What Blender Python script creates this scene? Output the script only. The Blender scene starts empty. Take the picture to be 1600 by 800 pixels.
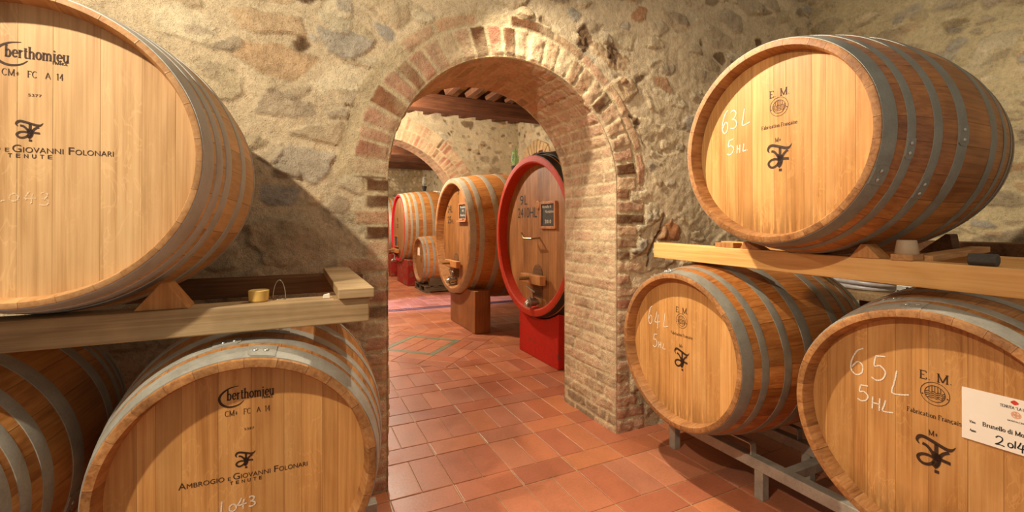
import bpy, bmesh, math, random
import numpy as np
from mathutils import Vector, Matrix

# ------------------------------------------------------------------ camera, light, exposure
C = bpy.context.scene.collection
SC = bpy.context.scene
H = 1.48                     # lens height above the floor
YAW = math.radians(25.68)
cam = bpy.data.cameras.new('camera')
cam.sensor_width = 36.0
cam.lens = 36.0 * 706.3 / 1600.0
cam.shift_y = (351.3 - 400.0) / 1600.0
cam.clip_start = 0.02
co = bpy.data.objects.new('camera', cam)
C.objects.link(co)
co.location = (0, 0, H)
co.rotation_euler = (math.pi / 2, 0, -YAW)
SC.camera = co

SC.view_settings.view_transform = 'Standard'
SC.view_settings.look = 'None'
SC.view_settings.gamma = 1.0
SC.view_settings.use_curve_mapping = False
SC.view_settings.exposure = 0.06
try:
    SC.cycles.use_denoising = True
    SC.cycles.max_bounces = 8
    SC.cycles.sample_clamp_indirect = 4.0
except Exception:
    pass

world = bpy.data.worlds.new('world')
SC.world = world
world.use_nodes = True
bg = world.node_tree.nodes['Background']
bg.inputs[0].default_value = (1.0, 0.91, 0.78, 1)
bg.inputs[1].default_value = 0.36

WARM = (1.0, 0.90, 0.73)


def lamp(name, loc, power, size=0.12, col=WARM, kind='POINT', aim=None, extra=None):
    l = bpy.data.lights.new(name, kind)
    l.energy = power
    l.color = col
    if kind == 'AREA':
        l.shape = 'DISK'
        l.size = size
    else:
        l.shadow_soft_size = size
    if extra:
        for k, v in extra.items():
            setattr(l, k, v)
    o = bpy.data.objects.new(name, l)
    C.objects.link(o)
    o.location = (loc[0], loc[1], loc[2] + H)
    if aim is not None:
        d = Vector((aim[0], aim[1], aim[2] + H)) - Vector(o.location)
        o.rotation_euler = d.to_track_quat('-Z', 'Y').to_euler()
    return o


lamp('wall_lamp_above_arch', (0.87, 2.30, 1.60), 340, 0.03, WARM, 'SPOT', (2.15, 1.0, -0.1),
     {'spot_size': math.radians(138), 'spot_blend': 1.0})
lamp('cellar_spot_left', (-1.4, 0.5, 1.55), 270, 0.03, WARM, 'SPOT', (-0.1, 2.6, -0.5),
     {'spot_size': math.radians(125), 'spot_blend': 0.75})
lamp('second_room_lamp', (0.9, 6.7, 1.6), 360, 0.05)
lamp('far_bay_lamp', (1.5, 11.2, 1.5), 210, 0.08)
lamp('far_bay_deep_lamp', (0.6, 14.4, 1.4), 130, 0.08)
lamp('doorway_daylight', (-1.6, 8.25, 0.5), 3200, 0.2, (0.30, 0.40, 1.0), 'SPOT', (1.9, 8.45, -1.48),
     {'spot_size': math.radians(26), 'spot_blend': 0.5})

rnd = random.Random(7)


# ------------------------------------------------------------------ material helpers
def srgb(r, g, b):
    def f(c):
        c /= 255.0
        return c / 12.92 if c <= 0.04045 else ((c + 0.055) / 1.055) ** 2.4
    return (f(r), f(g), f(b), 1.0)


class NT:
    def __init__(s, name):
        s.m = bpy.data.materials.new(name)
        s.m.use_nodes = True
        s.t = s.m.node_tree
        s.b = s.t.nodes['Principled BSDF']

    def n(s, ty, **k):
        nd = s.t.nodes.new(ty)
        for a, v in k.items():
            setattr(nd, a, v)
        return nd

    def l(s, a, b):
        s.t.links.new(a, b)

    def math(s, op, a, b=None, clamp=False):
        nd = s.n('ShaderNodeMath', operation=op, use_clamp=clamp)
        for i, v in enumerate((a, b)):
            if v is None:
                continue
            if isinstance(v, (int, float)):
                nd.inputs[i].default_value = v
            else:
                s.l(v, nd.inputs[i])
        return nd.outputs[0]

    def mix(s, fac, a, b, blend='MIX'):
        nd = s.n('ShaderNodeMix', data_type='RGBA', blend_type=blend)
        for sock, v in ((nd.inputs[0], fac), (nd.inputs[6], a), (nd.inputs[7], b)):
            if isinstance(v, (int, float)):
                sock.default_value = v
            elif isinstance(v, tuple):
                sock.default_value = v
            else:
                s.l(v, sock)
        return nd.outputs[2]

    def ramp(s, fac, stops):
        nd = s.n('ShaderNodeValToRGB')
        e = nd.color_ramp.elements
        while len(e) < len(stops):
            e.new(0.5)
        for el, (p, c) in zip(e, stops):
            el.position = p
            el.color = c if isinstance(c, tuple) else (c, c, c, 1)
        s.l(fac, nd.inputs[0])
        return nd.outputs[0]

    def noise(s, vec, scale, detail=3, rough=0.55, dist=0.0):
        nd = s.n('ShaderNodeTexNoise')
        nd.inputs['Scale'].default_value = scale
        nd.inputs['Detail'].default_value = detail
        nd.inputs['Roughness'].default_value = rough
        nd.inputs['Distortion'].default_value = dist
        if vec is not None:
            s.l(vec, nd.inputs['Vector'])
        return nd.outputs['Fac']

    def coords(s, scale=(1, 1, 1), rand=True, kind='Object'):
        tc = s.n('ShaderNodeTexCoord')
        v = tc.outputs[kind]
        if rand:
            oi = s.n('ShaderNodeObjectInfo')
            r = s.math('MULTIPLY', oi.outputs['Random'], 37.0)
            va = s.n('ShaderNodeVectorMath', operation='ADD')
            s.l(v, va.inputs[0])
            s.l(r, va.inputs[1])
            v = va.outputs[0]
        mp = s.n('ShaderNodeMapping')
        mp.inputs['Scale'].default_value = scale
        s.l(v, mp.inputs['Vector'])
        return mp.outputs[0]

    def bump(s, h, strength, dist=0.01, chain=None):
        nd = s.n('ShaderNodeBump')
        nd.inputs['Strength'].default_value = strength
        nd.inputs['Distance'].default_value = dist
        s.l(h, nd.inputs['Height'])
        if chain is not None:
            s.l(chain, nd.inputs['Normal'])
        return nd.outputs[0]

    def done(s, col=None, rough=0.6, normal=None, metal=0.0, spec=0.5):
        if col is not None:
            if isinstance(col, tuple):
                s.b.inputs['Base Color'].default_value = col
            else:
                s.l(col, s.b.inputs['Base Color'])
        if isinstance(rough, (int, float)):
            s.b.inputs['Roughness'].default_value = rough
        else:
            s.l(rough, s.b.inputs['Roughness'])
        s.b.inputs['Metallic'].default_value = metal
        s.b.inputs['Specular IOR Level'].default_value = spec
        if normal is not None:
            s.l(normal, s.b.inputs['Normal'])
        return s.m


def mat_masonry():
    q = NT('masonry')
    at = q.n('ShaderNodeAttribute', attribute_name='Col')
    v = q.coords((1, 1, 1), rand=False)
    n1 = q.noise(v, 5, 6, 0.65)
    n2 = q.noise(v, 45, 5, 0.7)
    n3 = q.noise(v, 160, 3, 0.6)
    k = q.math('ADD', q.math('MULTIPLY', n1, 0.5), q.math('MULTIPLY', n2, 0.55))
    k = q.math('ADD', q.math('MULTIPLY', n3, 0.22), k)
    g = q.ramp(k, [(0.40, 0.55), (0.62, 1.0), (0.82, 1.28)])
    c = q.mix(1.0, at.outputs['Color'], g, 'MULTIPLY')
    b = q.bump(n2, 0.9, 0.016)
    b = q.bump(n3, 0.8, 0.008, b)
    return q.done(c, 0.95, b, spec=0.15)


def mat_tile():
    q = NT('terracotta')
    at = q.n('ShaderNodeAttribute', attribute_name='Col')
    v = q.coords((1, 1, 1), rand=False)
    n1 = q.noise(v, 3.0, 5, 0.6)
    n2 = q.noise(v, 60, 4, 0.65)
    g = q.ramp(q.math('ADD', q.math('MULTIPLY', n1, 0.6), q.math('MULTIPLY', n2, 0.4)),
               [(0.33, 0.74), (0.55, 1.0), (0.75, 1.16)])
    c = q.mix(1.0, at.outputs['Color'], g, 'MULTIPLY')
    r = q.ramp(n1, [(0.3, 0.34), (0.7, 0.52)])
    b = q.bump(n2, 0.18, 0.004)
    return q.done(c, r, b, spec=0.4)


def mat_wood(name, dark, mid, light, axis='Z', rough=0.5, fleck=0.0, grain=1.0, attr=True, blotch=0.25,
             seam=0.55, tonevar=0.34, stain=0.0, bumps=0.12):
    q = NT(name)
    sc = {'Z': (85, 85, 2.0), 'Y': (85, 2.0, 85), 'X': (2.0, 85, 85)}[axis]
    sc2 = {'Z': (9, 9, 1.6), 'Y': (9, 1.6, 9), 'X': (1.6, 9, 9)}[axis]
    vb = q.coords((1, 1, 1))
    col = None
    tone = None
    if attr:
        at = q.n('ShaderNodeAttribute', attribute_name='Tone')
        sp = q.n('ShaderNodeSeparateColor')
        q.l(at.outputs['Color'], sp.inputs[0])
        tone, pos, r2 = sp.outputs[0], sp.outputs[1], sp.outputs[2]
        va = q.n('ShaderNodeVectorMath', operation='ADD')
        q.l(vb, va.inputs[0])
        q.l(q.math('MULTIPLY', r2, 9.0), va.inputs[1])
        vb = va.outputs[0]

    def mp(s):
        m = q.n('ShaderNodeMapping')
        m.inputs['Scale'].default_value = s
        q.l(vb, m.inputs['Vector'])
        return m.outputs[0]
    g1 = q.noise(mp(sc), 1.0, 5, 0.62, 0.3)
    g2 = q.noise(mp(sc2), 1.0, 3, 0.5, 0.8)
    g3 = q.noise(mp((1, 1, 1)), 3.3, 4, 0.6)
    k = q.math('ADD', q.math('MULTIPLY', g1, 0.55 * grain), q.math('MULTIPLY', g2, 0.45))
    k = q.math('ADD', k, 0.275 * (1 - grain))
    col = q.ramp(k, [(0.35, dark), (0.5, mid), (0.67, light)])
    bl = q.ramp(g3, [(0.32, 1.0 - blotch), (0.6, 1.0)])
    col = q.mix(1.0, col, bl, 'MULTIPLY')
    if fleck > 0:
        fv = {'Z': (26, 26, 9), 'Y': (26, 9, 26), 'X': (9, 26, 26)}[axis]
        f1 = q.noise(mp(fv), 1.0, 2, 0.5, 1.4)
        f2 = q.noise(mp((4, 4, 2.5)), 1.0, 2, 0.5)
        fm = q.ramp(f1, [(0.505, 0.0), (0.525, 1.0), (0.545, 1.0), (0.565, 0.0)])
        fm = q.math('MULTIPLY', fm, q.ramp(f2, [(0.46, 0.0), (0.6, 1.0)]))
        col = q.mix(q.math('MULTIPLY', fm, fleck), col, tuple(min(1, c * 1.35) for c in light[:3]) + (1,))
    if attr:
        tv = q.math('ADD', q.math('MULTIPLY', tone, tonevar), 1.0 - tonevar * 0.5)
        cmb = q.n('ShaderNodeCombineColor')
        q.l(tv, cmb.inputs[0])
        q.l(q.math('POWER', tv, 1.12), cmb.inputs[1])
        q.l(q.math('POWER', tv, 1.3), cmb.inputs[2])
        col = q.mix(1.0, col, cmb.outputs[0], 'MULTIPLY')
        e = q.math('ABSOLUTE', q.math('SUBTRACT', pos, 0.5))
        sm = q.ramp(e, [(0.478, 0.0), (0.497, 1.0)])
        col = q.mix(q.math('MULTIPLY', sm, seam), col, tuple(c * 0.35 for c in dark[:3]) + (1,))
    if stain > 0:
        tc = q.n('ShaderNodeTexCoord')
        sx = q.n('ShaderNodeSeparateXYZ')
        q.l(tc.outputs['Object'], sx.inputs[0])
        z = sx.outputs[2]
        dn = q.noise(mp((60, 60, 7)), 1.0, 4, 0.6)
        band = q.ramp(q.math('ADD', z, 0.5), [(0.12, 1.0), (0.27, 0.0)])
        sm2 = q.math('MULTIPLY', band, q.ramp(dn, [(0.40, 0.0), (0.54, 1.0)]))
        col = q.mix(q.math('MULTIPLY', sm2, stain), col, tuple(c * 0.28 for c in dark[:3]) + (1,))
    b = q.bump(g1, bumps, 0.004)
    if attr:
        b = q.bump(q.math('SUBTRACT', 1.0, sm), 0.35, 0.003, b)
    rr = q.ramp(g2, [(0.3, rough - 0.08), (0.7, rough + 0.1)])
    return q.done(col, rr, b, spec=0.35)


def mat_plain(name, col, rough=0.6, metal=0.0, var=0.15, scale=30, bumps=0.1, spec=0.4):
    q = NT(name)
    v = q.coords((1, 1, 1))
    n = q.noise(v, scale, 4, 0.6)
    g = q.ramp(n, [(0.3, 1 - var), (0.7, 1 + var)])
    c = q.mix(1.0, col, g, 'MULTIPLY')
    return q.done(c, rough, q.bump(n, bumps, 0.003), metal, spec)


def mat_metal(name, col, rough=0.42, metal=0.75, var=0.25):
    q = NT(name)
    v = q.coords((1, 1, 1))
    n = q.noise(v, 14, 5, 0.65)
    n2 = q.noise(v, 140, 3, 0.6)
    g = q.ramp(q.math('ADD', q.math('MULTIPLY', n, 0.7), q.math('MULTIPLY', n2, 0.3)), [(0.3, 1 - var), (0.7, 1 + var * 0.6)])
    c = q.mix(1.0, col, g, 'MULTIPLY')
    r = q.ramp(n, [(0.3, rough - 0.1), (0.7, rough + 0.12)])
    return q.done(c, r, q.bump(n2, 0.08, 0.002), metal)


def mat_painted(name, paint, under, amount=0.5, scale=9):
    q = NT(name)
    v = q.coords((1, 1, 1))
    n = q.noise(v, scale, 7, 0.72)
    n2 = q.noise(v, 50, 4, 0.6)
    f = q.ramp(n, [(amount, 0.0), (amount + 0.06, 1.0)])
    g = q.ramp(n2, [(0.3, 0.82), (0.7, 1.12)])
    c = q.mix(f, q.mix(1.0, paint, g, 'MULTIPLY'), under)
    return q.done(c, 0.65, q.bump(n2, 0.15, 0.003), spec=0.2)


def mat_chalk(name, col, cover=0.5):
    q = NT(name)
    v = q.coords((1, 1, 1))
    n = q.noise(v, 330, 3, 0.7)
    f = q.ramp(n, [(cover - 0.14, 0.0), (cover + 0.06, 1.0)])
    tr = q.n('ShaderNodeBsdfTransparent')
    mx = q.n('ShaderNodeMixShader')
    q.b.inputs['Base Color'].default_value = col
    q.b.inputs['Roughness'].default_value = 0.9
    q.l(f, mx.inputs[0])
    q.l(tr.outputs[0], mx.inputs[1])
    q.l(q.b.outputs[0], mx.inputs[2])
    q.l(mx.outputs[0], q.t.nodes['Material Output'].inputs[0])
    return q.m


def mat_glass(name, col):
    q = NT(name)
    v = q.coords((1, 1, 1))
    n = q.noise(v, 25, 2, 0.5)
    q.b.inputs['Transmission Weight'].default_value = 0.85
    q.b.inputs['IOR'].default_value = 1.3
    return q.done(q.mix(1.0, col, q.ramp(n, [(0.3, 0.85), (0.7, 1.0)]), 'MULTIPLY'), 0.06)


M = {}
M['masonry'] = mat_masonry()
M['tile'] = mat_tile()
M['grout'] = mat_plain('grout', srgb(150, 126, 92), 0.95, var=0.25, scale=20)
M['head_pale'] = mat_wood('oak_head_pale', srgb(178, 134, 84), srgb(208, 164, 110), srgb(224, 184, 130), 'Z', 0.5, 0.16,
                          tonevar=0.10, seam=0.12, blotch=0.08)
M['head_amber'] = mat_wood('oak_head_amber', srgb(176, 118, 60), srgb(206, 147, 82), srgb(222, 168, 100), 'Z', 0.48, 0.18,
                           tonevar=0.22, seam=0.4, blotch=0.12, stain=0.5)
M['head_honey'] = mat_wood('oak_head_honey', srgb(166, 108, 54), srgb(196, 138, 76), srgb(212, 158, 94), 'Z', 0.45, 0.26,
                           tonevar=0.26, seam=0.5, blotch=0.14, stain=0.55)
M['stave_pale'] = mat_wood('oak_stave_pale', srgb(188, 138, 86), srgb(214, 166, 110), srgb(226, 184, 130), 'Y', 0.5, 0.0,
                           tonevar=0.26, seam=0.55, blotch=0.18)
M['stave_amber'] = mat_wood('oak_stave_amber', srgb(138, 78, 32), srgb(176, 108, 50), srgb(200, 136, 72), 'Y', 0.42, 0.0,
                            tonevar=0.34, seam=0.6, blotch=0.34)
M['stave_honey'] = mat_wood('oak_stave_honey', srgb(146, 90, 42), srgb(180, 120, 62), srgb(202, 146, 84), 'Y', 0.45, 0.0,
                            tonevar=0.3, seam=0.55, blotch=0.25)
M['chime'] = mat_wood('oak_chime', srgb(132, 82, 42), srgb(172, 116, 64), srgb(196, 142, 86), 'Y', 0.55, 0.0,
                      tonevar=0.16, seam=0.4, blotch=0.35)
M['cask_head'] = mat_wood('cask_head_oak', srgb(130, 82, 40), srgb(160, 106, 56), srgb(182, 128, 72), 'Z', 0.5, 0.12,
                          tonevar=0.22, seam=0.4, blotch=0.2)
M['cask_stave'] = mat_wood('cask_stave_oak', srgb(168, 100, 46), srgb(204, 134, 68), srgb(220, 156, 88), 'Y', 0.45, 0.0,
                           tonevar=0.22, seam=0.55, blotch=0.16)
M['hoop'] = mat_metal('galvanised_hoop', srgb(172, 166, 150), 0.6, 0.3, 0.3)
M['hoop_grey'] = mat_metal('grey_hoop', srgb(146, 140, 124), 0.55, 0.35, 0.3)
M['chime_pale'] = mat_wood('oak_chime_pale', srgb(168, 118, 70), srgb(196, 144, 90), srgb(212, 164, 110), 'Y', 0.5, 0.0,
                           tonevar=0.12, seam=0.3, blotch=0.3)
M['hoop_bright'] = mat_metal('bright_hoop', srgb(186, 182, 170), 0.42, 0.25, 0.2)
M['hoop_dull'] = mat_metal('dull_hoop', srgb(188, 178, 154), 0.55, 0.2, 0.25)
M['hoop_black'] = mat_metal('blackened_hoop', srgb(58, 54, 48), 0.6, 0.3, 0.3)
M['rivet'] = mat_metal('rivet_steel', srgb(196, 190, 176), 0.35, 0.8, 0.1)
M['rack'] = mat_metal('rack_steel', srgb(176, 166, 146), 0.55, 0.25, 0.35)
M['red'] = mat_painted('red_paint', srgb(184, 36, 20), srgb(112, 62, 48), 0.60, 6)
M['red_chime'] = mat_painted('red_chime_paint', srgb(188, 56, 28), srgb(150, 70, 45), 0.72, 10)
M['crimson'] = mat_painted('crimson_chime_paint', srgb(206, 24, 44), srgb(150, 70, 60), 0.75, 10)
M['red_old'] = mat_painted('worn_red_plinth', srgb(158, 42, 32), srgb(136, 92, 66), 0.52, 7)
M['tan_plinth'] = mat_wood('plinth_wood', srgb(122, 72, 34), srgb(150, 94, 48), srgb(170, 112, 62), 'Z', 0.55, attr=False)
M['timber_grey'] = mat_wood('weathered_timber', srgb(150, 116, 76), srgb(184, 150, 104), srgb(204, 174, 128), 'X', 0.75,
                            attr=False, blotch=0.35, bumps=0.3)
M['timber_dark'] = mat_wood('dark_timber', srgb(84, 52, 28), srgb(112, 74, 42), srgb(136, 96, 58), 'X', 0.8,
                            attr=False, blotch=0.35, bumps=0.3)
M['timber_pine'] = mat_wood('orange_pine', srgb(214, 150, 80), srgb(234, 174, 100), srgb(244, 192, 122), 'Y', 0.6,
                            attr=False, blotch=0.12)
M['chock'] = mat_wood('chock_wood', srgb(160, 98, 46), srgb(192, 128, 66), srgb(210, 152, 90), 'Z', 0.65, attr=False)
M['board'] = mat_wood('board_wood', srgb(164, 108, 60), srgb(196, 142, 86), srgb(214, 166, 108), 'X', 0.65, attr=False)
M['pallet'] = mat_wood('pallet_wood', srgb(70, 54, 38), srgb(104, 84, 60), srgb(130, 108, 80), 'X', 0.8, attr=False)
M['beam'] = mat_wood('ceiling_beam_wood', srgb(66, 36, 18), srgb(98, 56, 30), srgb(122, 74, 42), 'X', 0.75, attr=False)
M['joist'] = mat_wood('joist_wood', srgb(70, 40, 20), srgb(100, 60, 34), srgb(122, 78, 46), 'Y', 0.75, attr=False)
M['ceil_tile'] = mat_plain('ceiling_tiles', srgb(206, 176, 130), 0.9, var=0.25, scale=4)
M['ink'] = mat_plain('burnt_ink', srgb(62, 36, 16), 0.7, var=0.25, scale=90)
M['ink_black'] = mat_plain('black_ink', srgb(30, 26, 22), 0.7, var=0.1, scale=90)
M['chalk'] = mat_chalk('white_chalk', srgb(240, 226, 200), 0.44)
M['chalk_faint'] = mat_chalk('faint_chalk', srgb(238, 220, 188), 0.58)
M['paper'] = mat_plain('paper', srgb(242, 226, 204), 0.8, var=0.03, scale=12)
M['paper_red'] = mat_plain('seal_red', srgb(206, 60, 40), 0.7, var=0.2, scale=300)
M['paper_pink'] = mat_plain('seal_pink', srgb(222, 164, 128), 0.7, var=0.15, scale=300)
M['slate'] = mat_plain('slate', srgb(70, 66, 58), 0.85, var=0.25, scale=40)
M['frame'] = mat_wood('chalkboard_frame', srgb(158, 94, 50), srgb(190, 124, 72), srgb(206, 146, 92), 'Z', 0.6, attr=False)
M['brass'] = mat_metal('old_brass', srgb(176, 150, 104), 0.38, 0.85, 0.3)
M['steel'] = mat_metal('steel_tap', srgb(180, 172, 156), 0.32, 0.9, 0.2)
M['silicone'] = mat_plain('grey_silicone', srgb(178, 150, 116), 0.55, var=0.06)
M['rubber'] = mat_plain('black_rubber', srgb(74, 68, 60), 0.8, var=0.2, scale=60)
M['bung_black'] = mat_plain('black_bung', srgb(28, 24, 22), 0.5, var=0.2)
M['wax'] = mat_plain('yellow_wax', srgb(222, 178, 92), 0.45, var=0.08)
M['wire'] = mat_metal('wire', srgb(190, 180, 160), 0.4, 0.8, 0.1)
M['white'] = mat_plain('white_plaster', srgb(236, 220, 196), 0.8, var=0.06)
M['hose'] = mat_plain('clear_hose', srgb(188, 180, 176), 0.25, var=0.1)
M['tin'] = mat_metal('pale_tin', srgb(196, 192, 180), 0.5, 0.3, 0.1)
M['glass_green'] = mat_glass('green_glass', srgb(190, 236, 180))
M['glass_clear'] = mat_glass('clear_glass', srgb(222, 224, 210))
M['drain'] = mat_metal('drain_iron', srgb(72, 68, 72), 0.5, 0.6, 0.2)
M['teal'] = mat_plain('teal_tile', srgb(128, 132, 104), 0.5, var=0.15, scale=12)
M['cloth'] = mat_plain('cream_cloth', srgb(236, 222, 196), 0.85, var=0.06)
M['soot'] = mat_wood('dark_door_boards', srgb(70, 34, 22), srgb(104, 56, 38), srgb(124, 72, 50), 'Y', 0.7, attr=False)
M['tarp'] = mat_plain('dark_hollow', srgb(56, 44, 32), 0.7, var=0.2)


# ------------------------------------------------------------------ mesh helpers
def mesh_obj(name, verts, faces, mat=None, parent=None, smooth=False, mats=None, fmat=None):
    me = bpy.data.meshes.new(name)
    me.from_pydata([tuple(v) for v in verts], [], [tuple(f) for f in faces])
    for m in (mats or ([mat] if mat else [])):
        me.materials.append(m)
    if fmat is not None:
        me.polygons.foreach_set('material_index', list(fmat))
    if smooth:
        me.polygons.foreach_set('use_smooth', [True] * len(me.polygons))
    me.update()
    return link(name, me, parent)


def link(name, me, parent=None):
    o = bpy.data.objects.new(name, me)
    C.objects.link(o)
    if parent is not None:
        o.parent = parent
    return o


def tag(o, label=None, cat=None, group=None, kind=None):
    if label:
        o['label'] = label
    if cat:
        o['category'] = cat
    if group:
        o['group'] = group
    if kind:
        o['kind'] = kind
    return o


def thing(name, loc, label, cat, group=None, rot=(0, 0, 0)):
    o = bpy.data.objects.new(name, None)
    o.empty_display_size = 0.1
    C.objects.link(o)
    o.location = loc
    o.rotation_euler = rot
    return tag(o, label, cat, group)


class MB:
    """collects verts/faces; one mesh out"""
    def __init__(s):
        s.v = []
        s.f = []
        s.fm = []

    def add(s, v, f, m=0):
        o = len(s.v)
        s.v += [tuple(p) for p in v]
        s.f += [tuple(i + o for i in q) for q in f]
        s.fm += [m] * len(f)

    def box(s, x0, x1, y0, y1, z0, z1, m=0):
        v = [(x0, y0, z0), (x1, y0, z0), (x1, y1, z0), (x0, y1, z0), (x0, y0, z1), (x1, y0, z1), (x1, y1, z1), (x0, y1, z1)]
        s.add(v, [(0, 3, 2, 1), (4, 5, 6, 7), (0, 1, 5, 4), (1, 2, 6, 5), (2, 3, 7, 6), (3, 0, 4, 7)], m)

    def prism(s, poly, axis, a0, a1, m=0):
        """poly of 2-D points extruded along axis ('X': poly in (y,z); 'Y': poly in (x,z); 'Z': poly in (x,y))"""
        def p(a, q):
            return {'X': (a, q[0], q[1]), 'Y': (q[0], a, q[1]), 'Z': (q[0], q[1], a)}[axis]
        n = len(poly)
        v = [p(a0, q) for q in poly] + [p(a1, q) for q in poly]
        f = [tuple(range(n - 1, -1, -1)), tuple(range(n, 2 * n))]
        for i in range(n):
            j = (i + 1) % n
            f.append((i, j, n + j, n + i))
        s.add(v, f, m)

    def tube(s, pts, r, seg=10, cap=True, m=0):
        pts = [Vector(p) for p in pts]
        n = len(pts)
        rr = r if isinstance(r, (list, tuple)) else [r] * n
        v = []
        up = None
        for i, p in enumerate(pts):
            d = (pts[min(i + 1, n - 1)] - pts[max(i - 1, 0)]).normalized()
            if up is None:
                up = d.orthogonal().normalized()
            up = (up - d * up.dot(d))
            up = up.normalized() if up.length > 1e-6 else d.orthogonal().normalized()
            w = d.cross(up)
            for k in range(seg):
                a = 2 * math.pi * k / seg
                v.append(p + up * (math.cos(a) * rr[i]) + w * (math.sin(a) * rr[i]))
        f = []
        for i in range(n - 1):
            for k in range(seg):
                k2 = (k + 1) % seg
                f.append((i * seg + k, i * seg + k2, (i + 1) * seg + k2, (i + 1) * seg + k))
        if cap:
            f.append(tuple(range(seg - 1, -1, -1)))
            f.append(tuple(range((n - 1) * seg, n * seg)))
        s.add(v, f, m)

    def lathe(s, prof, center=(0, 0, 0), seg=20, m=0):
        """prof: list of (radius, z)"""
        n = len(prof)
        v = []
        for r, z in prof:
            for k in range(seg):
                a = 2 * math.pi * k / seg
                v.append((center[0] + r * math.cos(a), center[1] + r * math.sin(a), center[2] + z))
        f = []
        for i in range(n - 1):
            for k in range(seg):
                k2 = (k + 1) % seg
                f.append((i * seg + k, i * seg + k2, (i + 1) * seg + k2, (i + 1) * seg + k))
        f.append(tuple(range(seg - 1, -1, -1)))
        f.append(tuple(range((n - 1) * seg, n * seg)))
        s.add(v, f, m)

    def build(s, name, mat, parent=None, smooth=False, bevel=0.0, mats=None, auto=False):
        o = mesh_obj(name, s.v, s.f, mat, parent, smooth, mats, s.fm if mats else None)
        if bevel > 0:
            b = o.modifiers.new('bevel', 'BEVEL')
            b.width = bevel
            b.segments = 2
            b.limit_method = 'ANGLE'
            b.angle_limit = math.radians(40)
        if auto:
            me = o.data
            me.polygons.foreach_set('use_smooth', [True] * len(me.polygons))
            bm = bmesh.new()
            bm.from_mesh(me)
            for e in bm.edges:
                if len(e.link_faces) == 2 and e.calc_face_angle(0) > math.radians(35):
                    e.smooth = False
            bm.to_mesh(me)
            bm.free()
        return o


# ------------------------------------------------------------------ numpy noise + masonry fields
def _h(ix, iy, s):
    with np.errstate(over='ignore'):
        a = (ix.astype(np.int64) * 374761393 + iy.astype(np.int64) * 668265263 + int(s) * 974634777) & 0xFFFFFFFF
        a = ((a ^ (a >> 13)) * 1274126177) & 0xFFFFFFFF
        a = a ^ (a >> 16)
        a = (a * 2246822519) & 0xFFFFFFFF
        a = a ^ (a >> 15)
    return (a & 0xFFFFFF) / float(0xFFFFFF)


def vnoise(x, y, s=0):
    ix, iy = np.floor(x), np.floor(y)
    fx, fy = x - ix, y - iy
    ux, uy = fx * fx * (3 - 2 * fx), fy * fy * (3 - 2 * fy)
    a, b = _h(ix, iy, s), _h(ix + 1, iy, s)
    c, d = _h(ix, iy + 1, s), _h(ix + 1, iy + 1, s)
    return (a * (1 - ux) + b * ux) * (1 - uy) + (c * (1 - ux) + d * ux) * uy


def fbm(x, y, s=0, o=4):
    t = 0
    a = 0.5
    for i in range(o):
        t = t + a * vnoise(x * 2 ** i, y * 2 ** i, s + i * 17)
        a *= 0.5
    return t / (1 - 0.5 ** o)


def sst(a, b, x):
    t = np.clip((x - a) / (b - a), 0, 1)
    return t * t * (3 - 2 * t)


def lin(*c):
    return np.array(srgb(*c)[:3])


def voro(u, v, cu, cv, seed, jit=0.8):
    """F1, F2-F1 (in metres-ish) and per-cell randoms, brick-offset lattice"""
    gu, gv = u / cu, v / cv
    iv = np.floor(gv)
    f1 = np.full(u.shape, 9.0)
    f2 = np.full(u.shape, 9.0)
    bi = np.zeros(u.shape)
    bj = np.zeros(u.shape)
    ox = np.zeros(u.shape)
    oy = np.zeros(u.shape)
    for dj in (-1, 0, 1):
        j = iv + dj
        off = 0.5 * (np.mod(j, 2))
        iu = np.floor(gu - off)
        for di in (-1, 0, 1):
            i = iu + di
            px = i + off + 0.5 + (_h(i, j, seed) - 0.5) * jit
            py = j + 0.5 + (_h(i, j, seed + 5) - 0.5) * jit
            dx, dy = gu - px, gv - py
            d = np.sqrt(dx * dx + dy * dy)
            n = d < f1
            f2 = np.where(n, f1, np.minimum(f2, d))
            bi = np.where(n, i, bi)
            bj = np.where(n, j, bj)
            ox = np.where(n, dx, ox)
            oy = np.where(n, dy, oy)
            f1 = np.where(n, d, f1)
    return f1, f2 - f1, bi, bj, ox, oy


STONES = np.array([lin(216, 192, 150), lin(202, 176, 138), lin(190, 168, 138), lin(232, 212, 172),
                   lin(176, 154, 124), lin(214, 178, 134), lin(188, 176, 156), lin(150, 122, 90)])


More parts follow.
